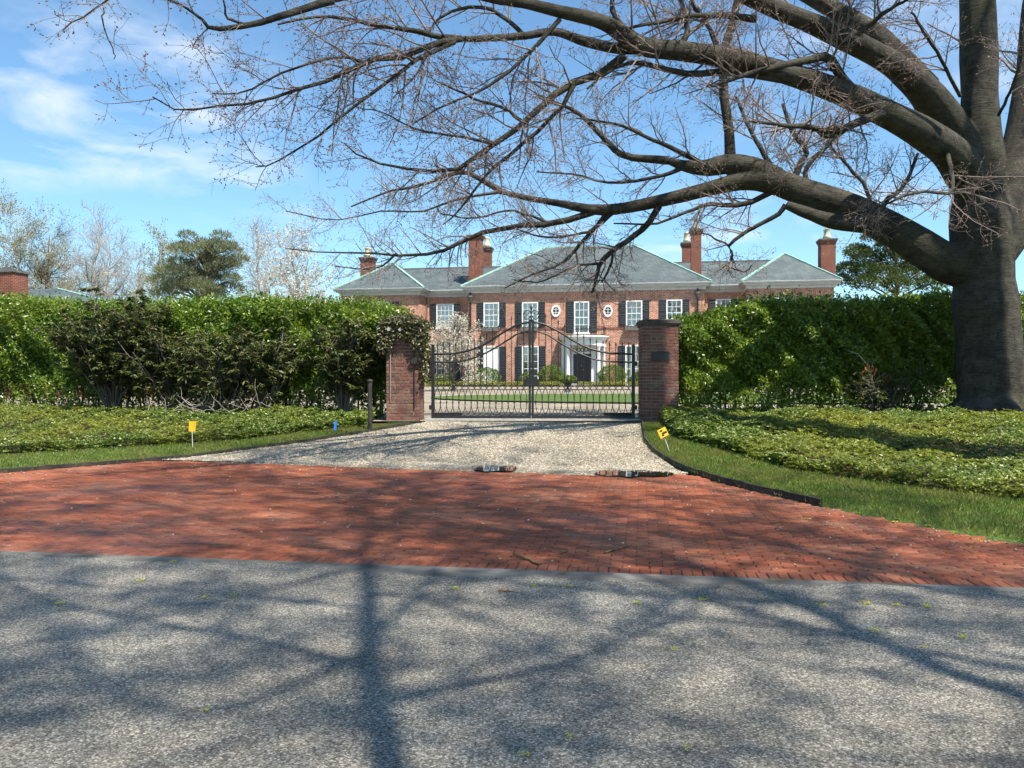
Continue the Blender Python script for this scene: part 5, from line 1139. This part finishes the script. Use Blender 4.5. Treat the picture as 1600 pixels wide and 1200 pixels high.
# ================================================================== OTHER TREES
def skeleton(base, height, trunk_r, clear, spread, nlimb, seed, up=0.55, lean=(0, 0), taper=0.8, wob=0.012):
    """trunk and limbs of a bare tree: arrays of polylines"""
    global rng
    keep_rng = rng; rng = np.random.default_rng(seed)
    k = 12; s = np.linspace(0, 1, k)
    T = np.zeros((1, k, 3)); T[0, :, 2] = s * height; T[0, :, 0] = lean[0] * s + np.cumsum(rng.normal(size=k)) * wob * height * s; T[0, :, 1] = lean[1] * s + np.cumsum(rng.normal(size=k)) * wob * height * s
    Rr = (trunk_r * (1 - s) ** taper + 0.02)[None] * np.ones((1, k))
    idx = np.zeros(nlimb, int); t = clear + (1 - clear) * (np.arange(nlimb) + rng.random(nlimb)) / nlimb; t = np.clip(t, 0, 0.98)
    p, d, r = sample(T, Rr, idx, t); a = np.arange(nlimb) * 2.4 + rng.normal(size=nlimb) * 0.4
    e = unit(np.stack([np.cos(a), np.sin(a), np.full(nlimb, up) + rng.normal(size=nlimb) * 0.15], 1))
    Ln = spread * (1.15 - 0.75 * (t - clear) / (1 - clear)) * (0.75 + 0.4 * rng.random(nlimb)); kk = 9; out = [p]; cur = e
    for j in range(kk - 1):
        out.append(out[-1] + cur * (Ln / (kk - 1))[:, None]); cur = unit(cur + rng.normal(size=(nlimb, 3)) * 0.16 + np.array([0, 0, 0.05]))
    L0 = np.stack(out, 1); R0 = (np.minimum(r * 0.6, trunk_r * 0.45))[:, None] * np.linspace(1, 0.2, kk)[None]
    rng = keep_rng
    return (T, Rr), (L0, np.maximum(R0, 0.012))
def bare_tree(name, base, height, trunk_r, clear, spread, nlimb, seed, label, bark_m='palebark', per=(1.4, 2.2), lens=(0.28, 0.12), tw=0.012, leaf=None, leaf_n=3, leaf_s=0.1, up=0.6, group=None, cat='tree', lean=(0, 0), sides=3, lvl3=None, taper=0.8, wob=0.012):
    global rng
    root = empty(name, base); tag(root, label, cat, group)
    (T, Rr), (L0, R0) = skeleton(base, height, trunk_r, clear, spread, nlimb, seed, up, lean, taper, wob)
    keep_rng = rng; rng = np.random.default_rng(seed + 1)
    C1, R1 = grow(L0, R0, per[0], spread * lens[0] * 2, 6, 0.85, 0.25, 0.18, 0.5, 0.08, tw, 0.1)
    C2, R2 = grow(C1, R1, per[1], spread * lens[1] * 2, 4, 0.85, 0.2, 0.2, 0.6, 0.04, tw * 0.8, 0.1)
    V, Q = tubes(T, Rr, 10); np_mesh('trunk', V, Q, M[bark_m], root, True)
    ps = [tubes(L0, R0, 6), tubes(C1, R1, 4), tubes(C2, R2, sides)]; lastT, lastR = C2, R2
    if lvl3:
        C3, R3 = grow(C2, R2, lvl3[0], lvl3[1], 3, 0.85, 0.1, 0.2, 0.7, 0.02, tw * 0.7, 0.1); ps.append(tubes(C3, R3, 3)); lastT, lastR = C3, R3
    V, Q = join(ps); np_mesh('crown', V, Q, M[bark_m], root)
    if leaf:
        p, d = buds(lastT, lastR, leaf_n, 0.2); m = len(p)
        leaves('foliage', p + rng.normal(size=(m, 3)) * leaf_s * 0.6, rand_dirs(m), rand_dirs(m), leaf_s * (0.6 + 0.8 * rng.random(m)), leaf_s * 0.7, M[leaf], root, 0.15)
    rng = keep_rng
    return root
def gxy(px, Y): v = P(px, 600, Y); return (v.x, Y, float(gz(v.x, Y)) - 0.1)
def hgt(py, Y): return P(800, py, Y).z - 0.7
bgk = dict(group='bare trees beyond the left hedge', per=(4.2, 6.0))
bare_tree('bare_tree', gxy(22, 72), hgt(340, 72), 0.22, 0.2, 5.5, 16, 11, 'pale bare tree with first yellowish leaves above the outbuilding chimney', leaf='newleaf', leaf_n=2, leaf_s=0.15, **bgk)
bare_tree('bare_tree', gxy(70, 74), hgt(366, 74), 0.26, 0.3, 4.6, 15, 12, 'bare tree with a dark forked trunk just right of the outbuilding chimney', bark_m='brownbark', leaf='newleaf', leaf_n=1, leaf_s=0.11, tw=0.011, **bgk)
bare_tree('bare_tree', gxy(140, 70), hgt(342, 70), 0.20, 0.25, 3.6, 16, 13, 'tallest slender bare tree with straight pale trunk', tw=0.012, up=0.9, **bgk)
bare_tree('bare_tree', gxy(172, 76), hgt(374, 76), 0.22, 0.2, 4.8, 18, 14, 'broad rounded bare grey tree right of the slender one', tw=0.012, up=0.8, **bgk)
bare_tree('bare_tree', gxy(247, 78), hgt(376, 78), 0.2, 0.2, 3.6, 16, 15, 'thin tree with young yellow-green leaves left of the pine', leaf='newleaf', leaf_n=3, leaf_s=0.14, up=0.9, **bgk)
bare_tree('bare_tree', gxy(398, 84), hgt(358, 84), 0.2, 0.25, 4.4, 16, 16, 'tall bare bluish-grey tree right of the pine', tw=0.013, up=0.9, **bgk)
bare_tree('bare_tree', gxy(205, 90), hgt(405, 90), 0.2, 0.1, 5.0, 18, 18, 'low hazy bare tree low behind the hedge left of the pine', tw=0.013, up=0.7, **bgk)
bare_tree('bare_tree', gxy(100, 92), hgt(395, 92), 0.2, 0.1, 5.5, 18, 19, 'low hazy bare tree between the forked and the slender trees', tw=0.013, up=0.7, **bgk)
bare_tree('blossom_tree', gxy(470, 58), hgt(385, 58), 0.22, 0.15, 4.2, 20, 17, 'white blossoming tree behind the hedge left of the house', leaf='blossom', leaf_n=4, leaf_s=0.15, up=0.75, per=(3.0, 4.5))
bare_tree('blossom_tree', gxy(418, 66), hgt(400, 66), 0.2, 0.15, 3.8, 16, 20, 'smaller blossoming tree between the pine and the white one', leaf='blossom', leaf_n=2, leaf_s=0.13, up=0.75, per=(3.0, 4.5))
bare_tree('magnolia', gxy(708, 47), hgt(505, 47), 0.10, 0.12, 2.1, 20, 21, 'small white flowering tree beyond the gate beside the left wing', bark_m='brownbark', leaf='blossom', leaf_n=6, leaf_s=0.10, up=0.55, per=(5, 7), tw=0.008)

def clump_tree(name, base, height, clumps, mat, label, needle=(0.28, 0.05), per=260, bark_m='brownbark', trunk_r=0.3):
    root = empty(name, base); tag(root, label, 'tree'); b = np.array(base)
    MB().tube([(0, 0, 0), (0.1, 0, height * 0.5), (0, 0, height * 0.9)], [trunk_r, trunk_r * 0.7, trunk_r * 0.25], 8).build('trunk', M[bark_m], root)
    lm = MB(); Ps, Ds = [], []
    for c, rx, rz in clumps:
        c = np.array(c); lm.tube([(0, 0, max(c[2] - 1.2 - rng.random(), height * 0.25)), tuple(c * [0.5, 0.5, 1] - [0, 0, 0.4]), tuple(c)], [0.10, 0.07, 0.03], 5)
        m = int(per * rx * rx); q = rand_dirs(m) * (0.55 + 0.5 * rng.random((m, 1))) * np.array([rx, rx, rz]); q[:, 2] = np.abs(q[:, 2]) * np.where(rng.random(m) < 0.8, 1, -0.6)
        Ps.append(c + q); Ds.append(unit(q / np.array([rx, rx, rz]) + np.array([0, 0, 0.7]) + rng.normal(size=(m, 3)) * 0.5))
    lm.build('limb', M[bark_m], root)
    Pp, D = np.concatenate(Ps), np.concatenate(Ds); m = len(Pp)
    leaves('crown', Pp, D, rand_dirs(m), needle[0] * (0.6 + 0.7 * rng.random(m)), needle[1], M[mat], root, 0.2)
    return root
# the pine: flat shelving clumps
pb = gxy(322, 62); ph = hgt(364, 62); cl = []
for px, py, r in ((295, 372, .7), (330, 380, .7), (352, 374, .7), (285, 392, 1.0), (315, 395, 1.2), (345, 392, 1.2), (368, 398, .9), (272, 410, .9), (300, 414, 1.3), (335, 412, 1.3), (362, 418, 1.0), (376, 392, .5), (258, 425, 1.0), (285, 432, 1.3), (318, 432, 1.0), (350, 436, .9), (262, 444, 1.1), (300, 452, 1.0), (370, 440, .6), (338, 458, 1.0), (310, 378, .6), (280, 380, .4), (325, 404, .8), (275, 455, 1.1), (320, 450, 1.2), (355, 452, 1.0), (245, 440, .8), (295, 440, 1.0), (340, 425, 1.0), (372, 408, .8), (300, 400, .9), (290, 425, .9), (250, 460, 1.0), (330, 465, 1.2)):
    v = P(px, py, 62); cl.append(((v.x - pb[0], rng.normal() * 1.1, v.z - pb[2]), r, r * 0.55))
clump_tree('pine_tree', pb, ph, cl, 'pine', 'dark green pine with flat topped crown above the left hedge', per=640, needle=(0.34, 0.05))
eb = gxy(1400, 72); eh = hgt(372, 72); cl = []
for px, py, r in ((1345, 378, .8), (1370, 372, .9), (1395, 380, 1.1), (1330, 400, 1.1), (1360, 402, 1.3), (1400, 405, 1.4), (1430, 400, 1.1), (1318, 425, 1.0), (1345, 428, 1.3), (1380, 430, 1.4), (1420, 428, 1.4), (1455, 422, 1.1), (1310, 442, 0.9), (1340, 448, 1.2), (1390, 450, 1.3), (1440, 448, 1.3), (1475, 440, 1.1), (1500, 455, 1.0), (1375, 388, .8)):
    v = P(px, py, 72); cl.append(((v.x - eb[0], rng.normal() * 1.2, v.z - eb[2]), r, r * 0.75))
clump_tree('evergreen_tree', eb, eh, cl, 'evergreen', 'bushy evergreen tree behind the right end of the house', per=900, needle=(0.22, 0.10), trunk_r=0.35)

# trees on the far side of the road and on the near verge: they stand behind and beside the camera and shade the road; the two thick ones are added for their shade
rk = dict(bark_m='brownbark', per=(1.35, 1.6), tw=0.012, lvl3=(1.3, 0.8), leaf='yellowflower', leaf_n=7, leaf_s=0.11)
bare_tree('unseen_roadside_tree', (1.05, -2.9, 0), 24.0, 0.085, 0.40, 7.5, 24, 31, 'tall leaning tree in yellow-green flower across the road, behind the camera', lean=(4.5, 4.8), **rk)
bare_tree('unseen_roadside_tree', (5.0, -2.9, 0), 25.0, 0.095, 0.42, 7.5, 20, 32, 'slender tree in yellow-green flower across the road, behind and to the right of the camera', lean=(2.5, 3.2), **rk)
bare_tree('unseen_roadside_tree', (-1.4, -4.6, 0), 24.0, 0.12, 0.38, 7.5, 22, 33, 'tree in yellow-green flower across the road, behind and to the left of the camera', lean=(2.0, 2.5), **rk)
bare_tree('unseen_roadside_tree', (8.2, -3.4, 0), 23.0, 0.11, 0.40, 7.0, 20, 36, 'tree in yellow-green flower across the road, far to the right behind the camera', lean=(1.5, 2.5), **rk)
bare_tree('unseen_roadside_tree', (9.35, 9.9, 0), 26.5, 0.60, 0.90, 3.0, 6, 34, 'tall straight unseen tree added right of the apron to shade the right pier', bark_m='beech', per=(1.3, 2.0), tw=0.012, taper=0.3, wob=0.001)  # added out of view so its trunk shadow covers the right pier
bare_tree('unseen_roadside_tree', (16.15, 9.2, 0), 27.0, 0.66, 0.88, 3.0, 6, 35, 'thick tall unseen tree added right of the beech to shade its trunk', bark_m='beech', per=(1.3, 2.0), tw=0.012, taper=0.3, wob=0.001)  # placed out of frame to throw trunk shade onto the beech

# ================================================================== GARDEN DETAILS
def topiary(name, base, rx, rz, zc, mat, label, n=7000, ls=0.08, group=None):
    root = empty(name, base); tag(root, label, 'shrub', group)
    MB().tube([(0, 0, -0.05), (0, 0, zc)], [0.05, 0.03], 6).build('stem', M['brownbark'], root)
    q = rand_dirs(n); lump = 1 + 0.08 * np.sin(q[:, 0] * 6 + 1) * np.sin(q[:, 2] * 7) ; rad = (1 - rng.exponential(0.08, n)).clip(0.3, 1) * lump
    Pp = q * rad[:, None] * np.array([rx, rx, rz]) + np.array([0, 0, zc]); Pp[:, 2] = np.maximum(Pp[:, 2], 0.03)
    leaves('foliage', Pp, unit(q + rng.normal(size=(n, 3)) * 0.7), unit(q + rng.normal(size=(n, 3)) * 0.4), ls * (0.6 + 0.8 * rng.random(n)), ls * 0.6, M[mat], root, 0.1); return root
def hloc(px, yl, dz=0.0):
    x, _ = Hpt(px, 590, yl); p = HC + hr * x + hb_ * yl; return (p.x, p.y, float(gz(p.x, p.y)) + dz)
topiary('boxwood', hloc(861, -1.6), 0.95, 0.85, 0.75, 'box', 'clipped round boxwood left of the front door')
topiary('boxwood', hloc(956, -1.6), 1.05, 0.85, 0.75, 'box', 'clipped round boxwood right of the front door')
topiary('garden_shrub', hloc(760, -1.5), 1.1, 0.8, 0.6, 'box', 'loose light green shrub before the white blind window', 4500, 0.10)
topiary('garden_shrub', hloc(738, -1.2), 0.7, 0.6, 0.45, 'box', 'small shrub at the foot of the left downspout', 2600, 0.10)
topiary('garden_shrub', hloc(824, -1.5), 0.55, 0.6, 0.5, 'box', 'small shrub behind the gate lock plate', 2600, 0.08)
topiary('garden_shrub', hloc(995, -1.4), 0.5, 0.6, 0.45, 'box', 'small shrub next to the shaded pier', 2200, 0.09)
topiary('garden_shrub', hloc(690, 0.3), 1.0, 0.5, 0.4, 'box', 'low shrub under the left wing window', 3000, 0.10)
for a, b, lab in ((660, 882, 'low yellow-green border hedge left of the front steps'), (902, 1010, 'low yellow-green border hedge right of the front steps')):
    p0, p1 = Vector(hloc(a, -3.0)), Vector(hloc(b, -3.0)); n = int((p1 - p0).length * 420); root = empty('border_hedge', p0); tag(root, lab, 'hedge')
    t = rng.random((n, 1)); off = (rng.random((n, 1)) - 0.5) * 0.55; d2 = (p1 - p0).normalized(); sd = np.array([[-d2.y, d2.x, 0]])
    Pp = t * np.array([list(p1 - p0)]) + off * sd; Pp[:, 2] += 0.04 + 0.30 * rng.random(n) ** 0.6
    leaves('foliage', Pp, rand_dirs(n) + np.array([0, 0, 0.5]), rand_dirs(n), 0.09, 0.06, M['border'], root)
    MB().box(0.0, (p1 - p0).length, -0.2, 0.2, 0.0, 0.06, Matrix.Rotation(math.atan2(d2.y, d2.x), 4, 'Z')).build('soil', M['soil'], root)
# urn on its pedestal on the lawn
ub = G(887, 617); ur = empty('garden_urn', (ub.x, ub.y, ub.z)); tag(ur, 'black iron garden urn on a grey stone pedestal on the lawn', 'urn'); s_ = ub.y / F
MB().box(-6.5 * s_, 6.5 * s_, -6.5 * s_, 6.5 * s_, 0, 1.2 * s_).box(-5.2 * s_, 5.2 * s_, -5.2 * s_, 5.2 * s_, 1.2 * s_, 7 * s_).box(-6.2 * s_, 6.2 * s_, -6.2 * s_, 6.2 * s_, 7 * s_, 8.4 * s_).build('pedestal', M['stone'], ur)
MB().lathe((0, 0, 8.4 * s_), [(4.2 * s_, 0), (3.6 * s_, 0.8 * s_), (1.6 * s_, 2.4 * s_), (1.8 * s_, 4 * s_), (4.6 * s_, 6.2 * s_), (6.2 * s_, 8.6 * s_), (7.6 * s_, 10.4 * s_), (7.6 * s_, 11.2 * s_)], 16).build('bowl', M['iron'], ur, True)
tp = topiary('urn_plant', (ub.x, ub.y, ub.z + 19.5 * s_), 13.5 * s_, 5.4 * s_, 5.0 * s_, 'box', 'flat domed green plant growing in the garden urn', 2500, 0.06)

# ================================================================== SMALL THINGS BY THE DRIVE
def flag(name, foot, top, w, h, yaw, tilt, label, marks):
    f = G(*foot); t = P(top[0], top[1], f.y); r = empty(name, f); tag(r, label, 'marker sign'); tv_ = t - f
    MB().tube([(0, 0, -0.05), tuple(tv_)], 0.006, 5).build('stake', M['stick_white'], r)
    m4 = Matrix.Translation(tv_) @ Matrix.Rotation(tilt, 4, 'Y') @ Matrix.Rotation(yaw, 4, 'Z')
    p_ = MB().box(-w/2, w/2, -0.012, -0.008, -h/2, h/2, m4).build('panel', M['yellow'], r)
    if marks:
        k = MB(); 
        for x, z, a, b in ((-0.02, 0.05, 0.05, 0.03), (0.02, 0.0, 0.09, 0.035), (-0.02, -0.03, 0.04, 0.03), (0.0, -0.075, 0.15, 0.016)): k.box(x - a/2, x + a/2, -0.0135, -0.0122, z - b/2, z + b/2, m4)
        k.build('print', M['black_ink'], p_)
    return r
flag('marker_sign', (301, 702), (300, 666), 0.15, 0.185, R(58), R(4), 'upright yellow marker on a thin white stake in the left verge', False)
flag('marker_sign', (1049, 709), (1036, 677), 0.155, 0.175, R(8), R(-26), 'tilted yellow marker sign with dark print on the right verge', True)
bt = G(523, 676); o = MB().bar((0, 0, 0), (0.02, 0, 0.24), 0.05, 0.008, (0, 1, 0)).tube([(0, 0, -0.05), (0.02, 0, 0.24)], 0.006, 5).build('marker_flag', M['blue'], None); o.location = bt
tag(o, 'small blue utility flag at the edge of the left ground cover', 'marker flag')
bp_ = G(578, 674); o = empty('post', bp_); tag(o, 'short dark post in the verge left of the ivy pier', 'post')
MB().tube([(0, 0, -0.1), (0, 0, 1.0)], 0.045, 8).build('shaft', M['edging'], o); MB().lathe((0, 0, 1.0), [(0.055, 0), (0.06, 0.02), (0.045, 0.05), (0.01, 0.06)], 8).build('cap', M['edging'], o)

def stick(a, b, r, label, knob=True):
    p, q = G(*a), G(*b); k = 7; pts = []
    for i in range(k):
        v = p.lerp(q, i / (k - 1)); pts.append((v.x - p.x + rng.normal() * 0.01, v.y - p.y + rng.normal() * 0.01, r * 0.9 + 0.004 * rng.random()))
    rs = [r * (1 - 0.5 * i / k) for i in range(k)]
    m = MB().tube(pts, rs, 6); m.tube([pts[2], (pts[2][0] + 0.03, pts[2][1] + 0.05, 0.03)], [r * 0.5, r * 0.2], 5)
    o = m.build('fallen_twig', M['brownstick'], None, True); o.location = p; return tag(o, label, 'twig')
stick((842, 884), (806, 868), 0.014, 'short brown stick lying on the bricks near the road')
stick((945, 866), (984, 853), 0.010, 'pale forked twig on the bricks, right of the brown stick')
stick((876, 866), (886, 860), 0.008, 'tiny dark twig on the bricks between the two larger ones')
stick((776, 926), (800, 924), 0.006, 'thin twig lying on the asphalt below the cement strip')
def blossom(px, py, size, label, group):
    g = G(px, py); m = 26; o_ = rng.normal(size=(m, 3)) * np.array([size, size, size * 0.25]); o_[:, 2] = np.abs(o_[:, 2]) + 0.006
    o = leaves('fallen_blossom', o_, rand_dirs(m) * np.array([1, 1, 0.4]), rand_dirs(m) + np.array([0, 0, 1.5]), size * 0.9, size * 0.5, M['yellowflower'], None, 0.1, None); o.location = g
    return tag(o, label, 'fallen blossom', group)
for px, py in ((271, 878), (320, 933), (217, 908), (365, 931), (836, 915), (891, 917), (1099, 937), (1284, 946), (1353, 943), (1402, 946), (1447, 949), (1368, 986), (1055, 1015), (712, 920), (995, 944), (1504, 997), (93, 944), (322, 1109), (890, 1153), (820, 1180), (1073, 1170), (1446, 1013)):
    blossom(px, py, 0.016 if py < 1000 else 0.010, 'small yellow-green blossom tuft fallen on the asphalt road', 'blossom tufts on the asphalt')
for px, py in ((1136, 755), (1110, 748), (1342, 802), (1450, 822), (1490, 832), (1530, 845), (1395, 816), (1260, 812), (1205, 800)):
    blossom(px, py, 0.016, 'small yellow-green blossom tuft fallen along the right edge of the bricks', 'blossom tufts along the brick edge')
# leaf and bark crumbs
n = 2600; uu = rng.random(n) * (back_u[-2] - back_u[1]) + back_u[1]; ww = np.where(rng.random(n) < 0.62, rng.normal(size=n) * 0.22 - 0.25, back_at(uu) * rng.random(n))
pxy = np.array([E0.x, E0.y])[None] + uu[:, None] * np.array([[edir.x, edir.y]]) + ww[:, None] * np.array([[enor.x, enor.y]])
lit = leaves('leaf_litter', np.c_[pxy, gz(pxy[:, 0], pxy[:, 1]) + 0.009], rand_dirs(n) * np.array([1, 1, 0.15]), rand_dirs(n) * 0.4 + np.array([0, 0, 1]), 0.008 + 0.014 * rng.random(n), 0.007, M['brownleaf'], None, 0.1)
tag(lit, 'small brown bud scales and crumbs along the cement strip', 'litter', kind='stuff')
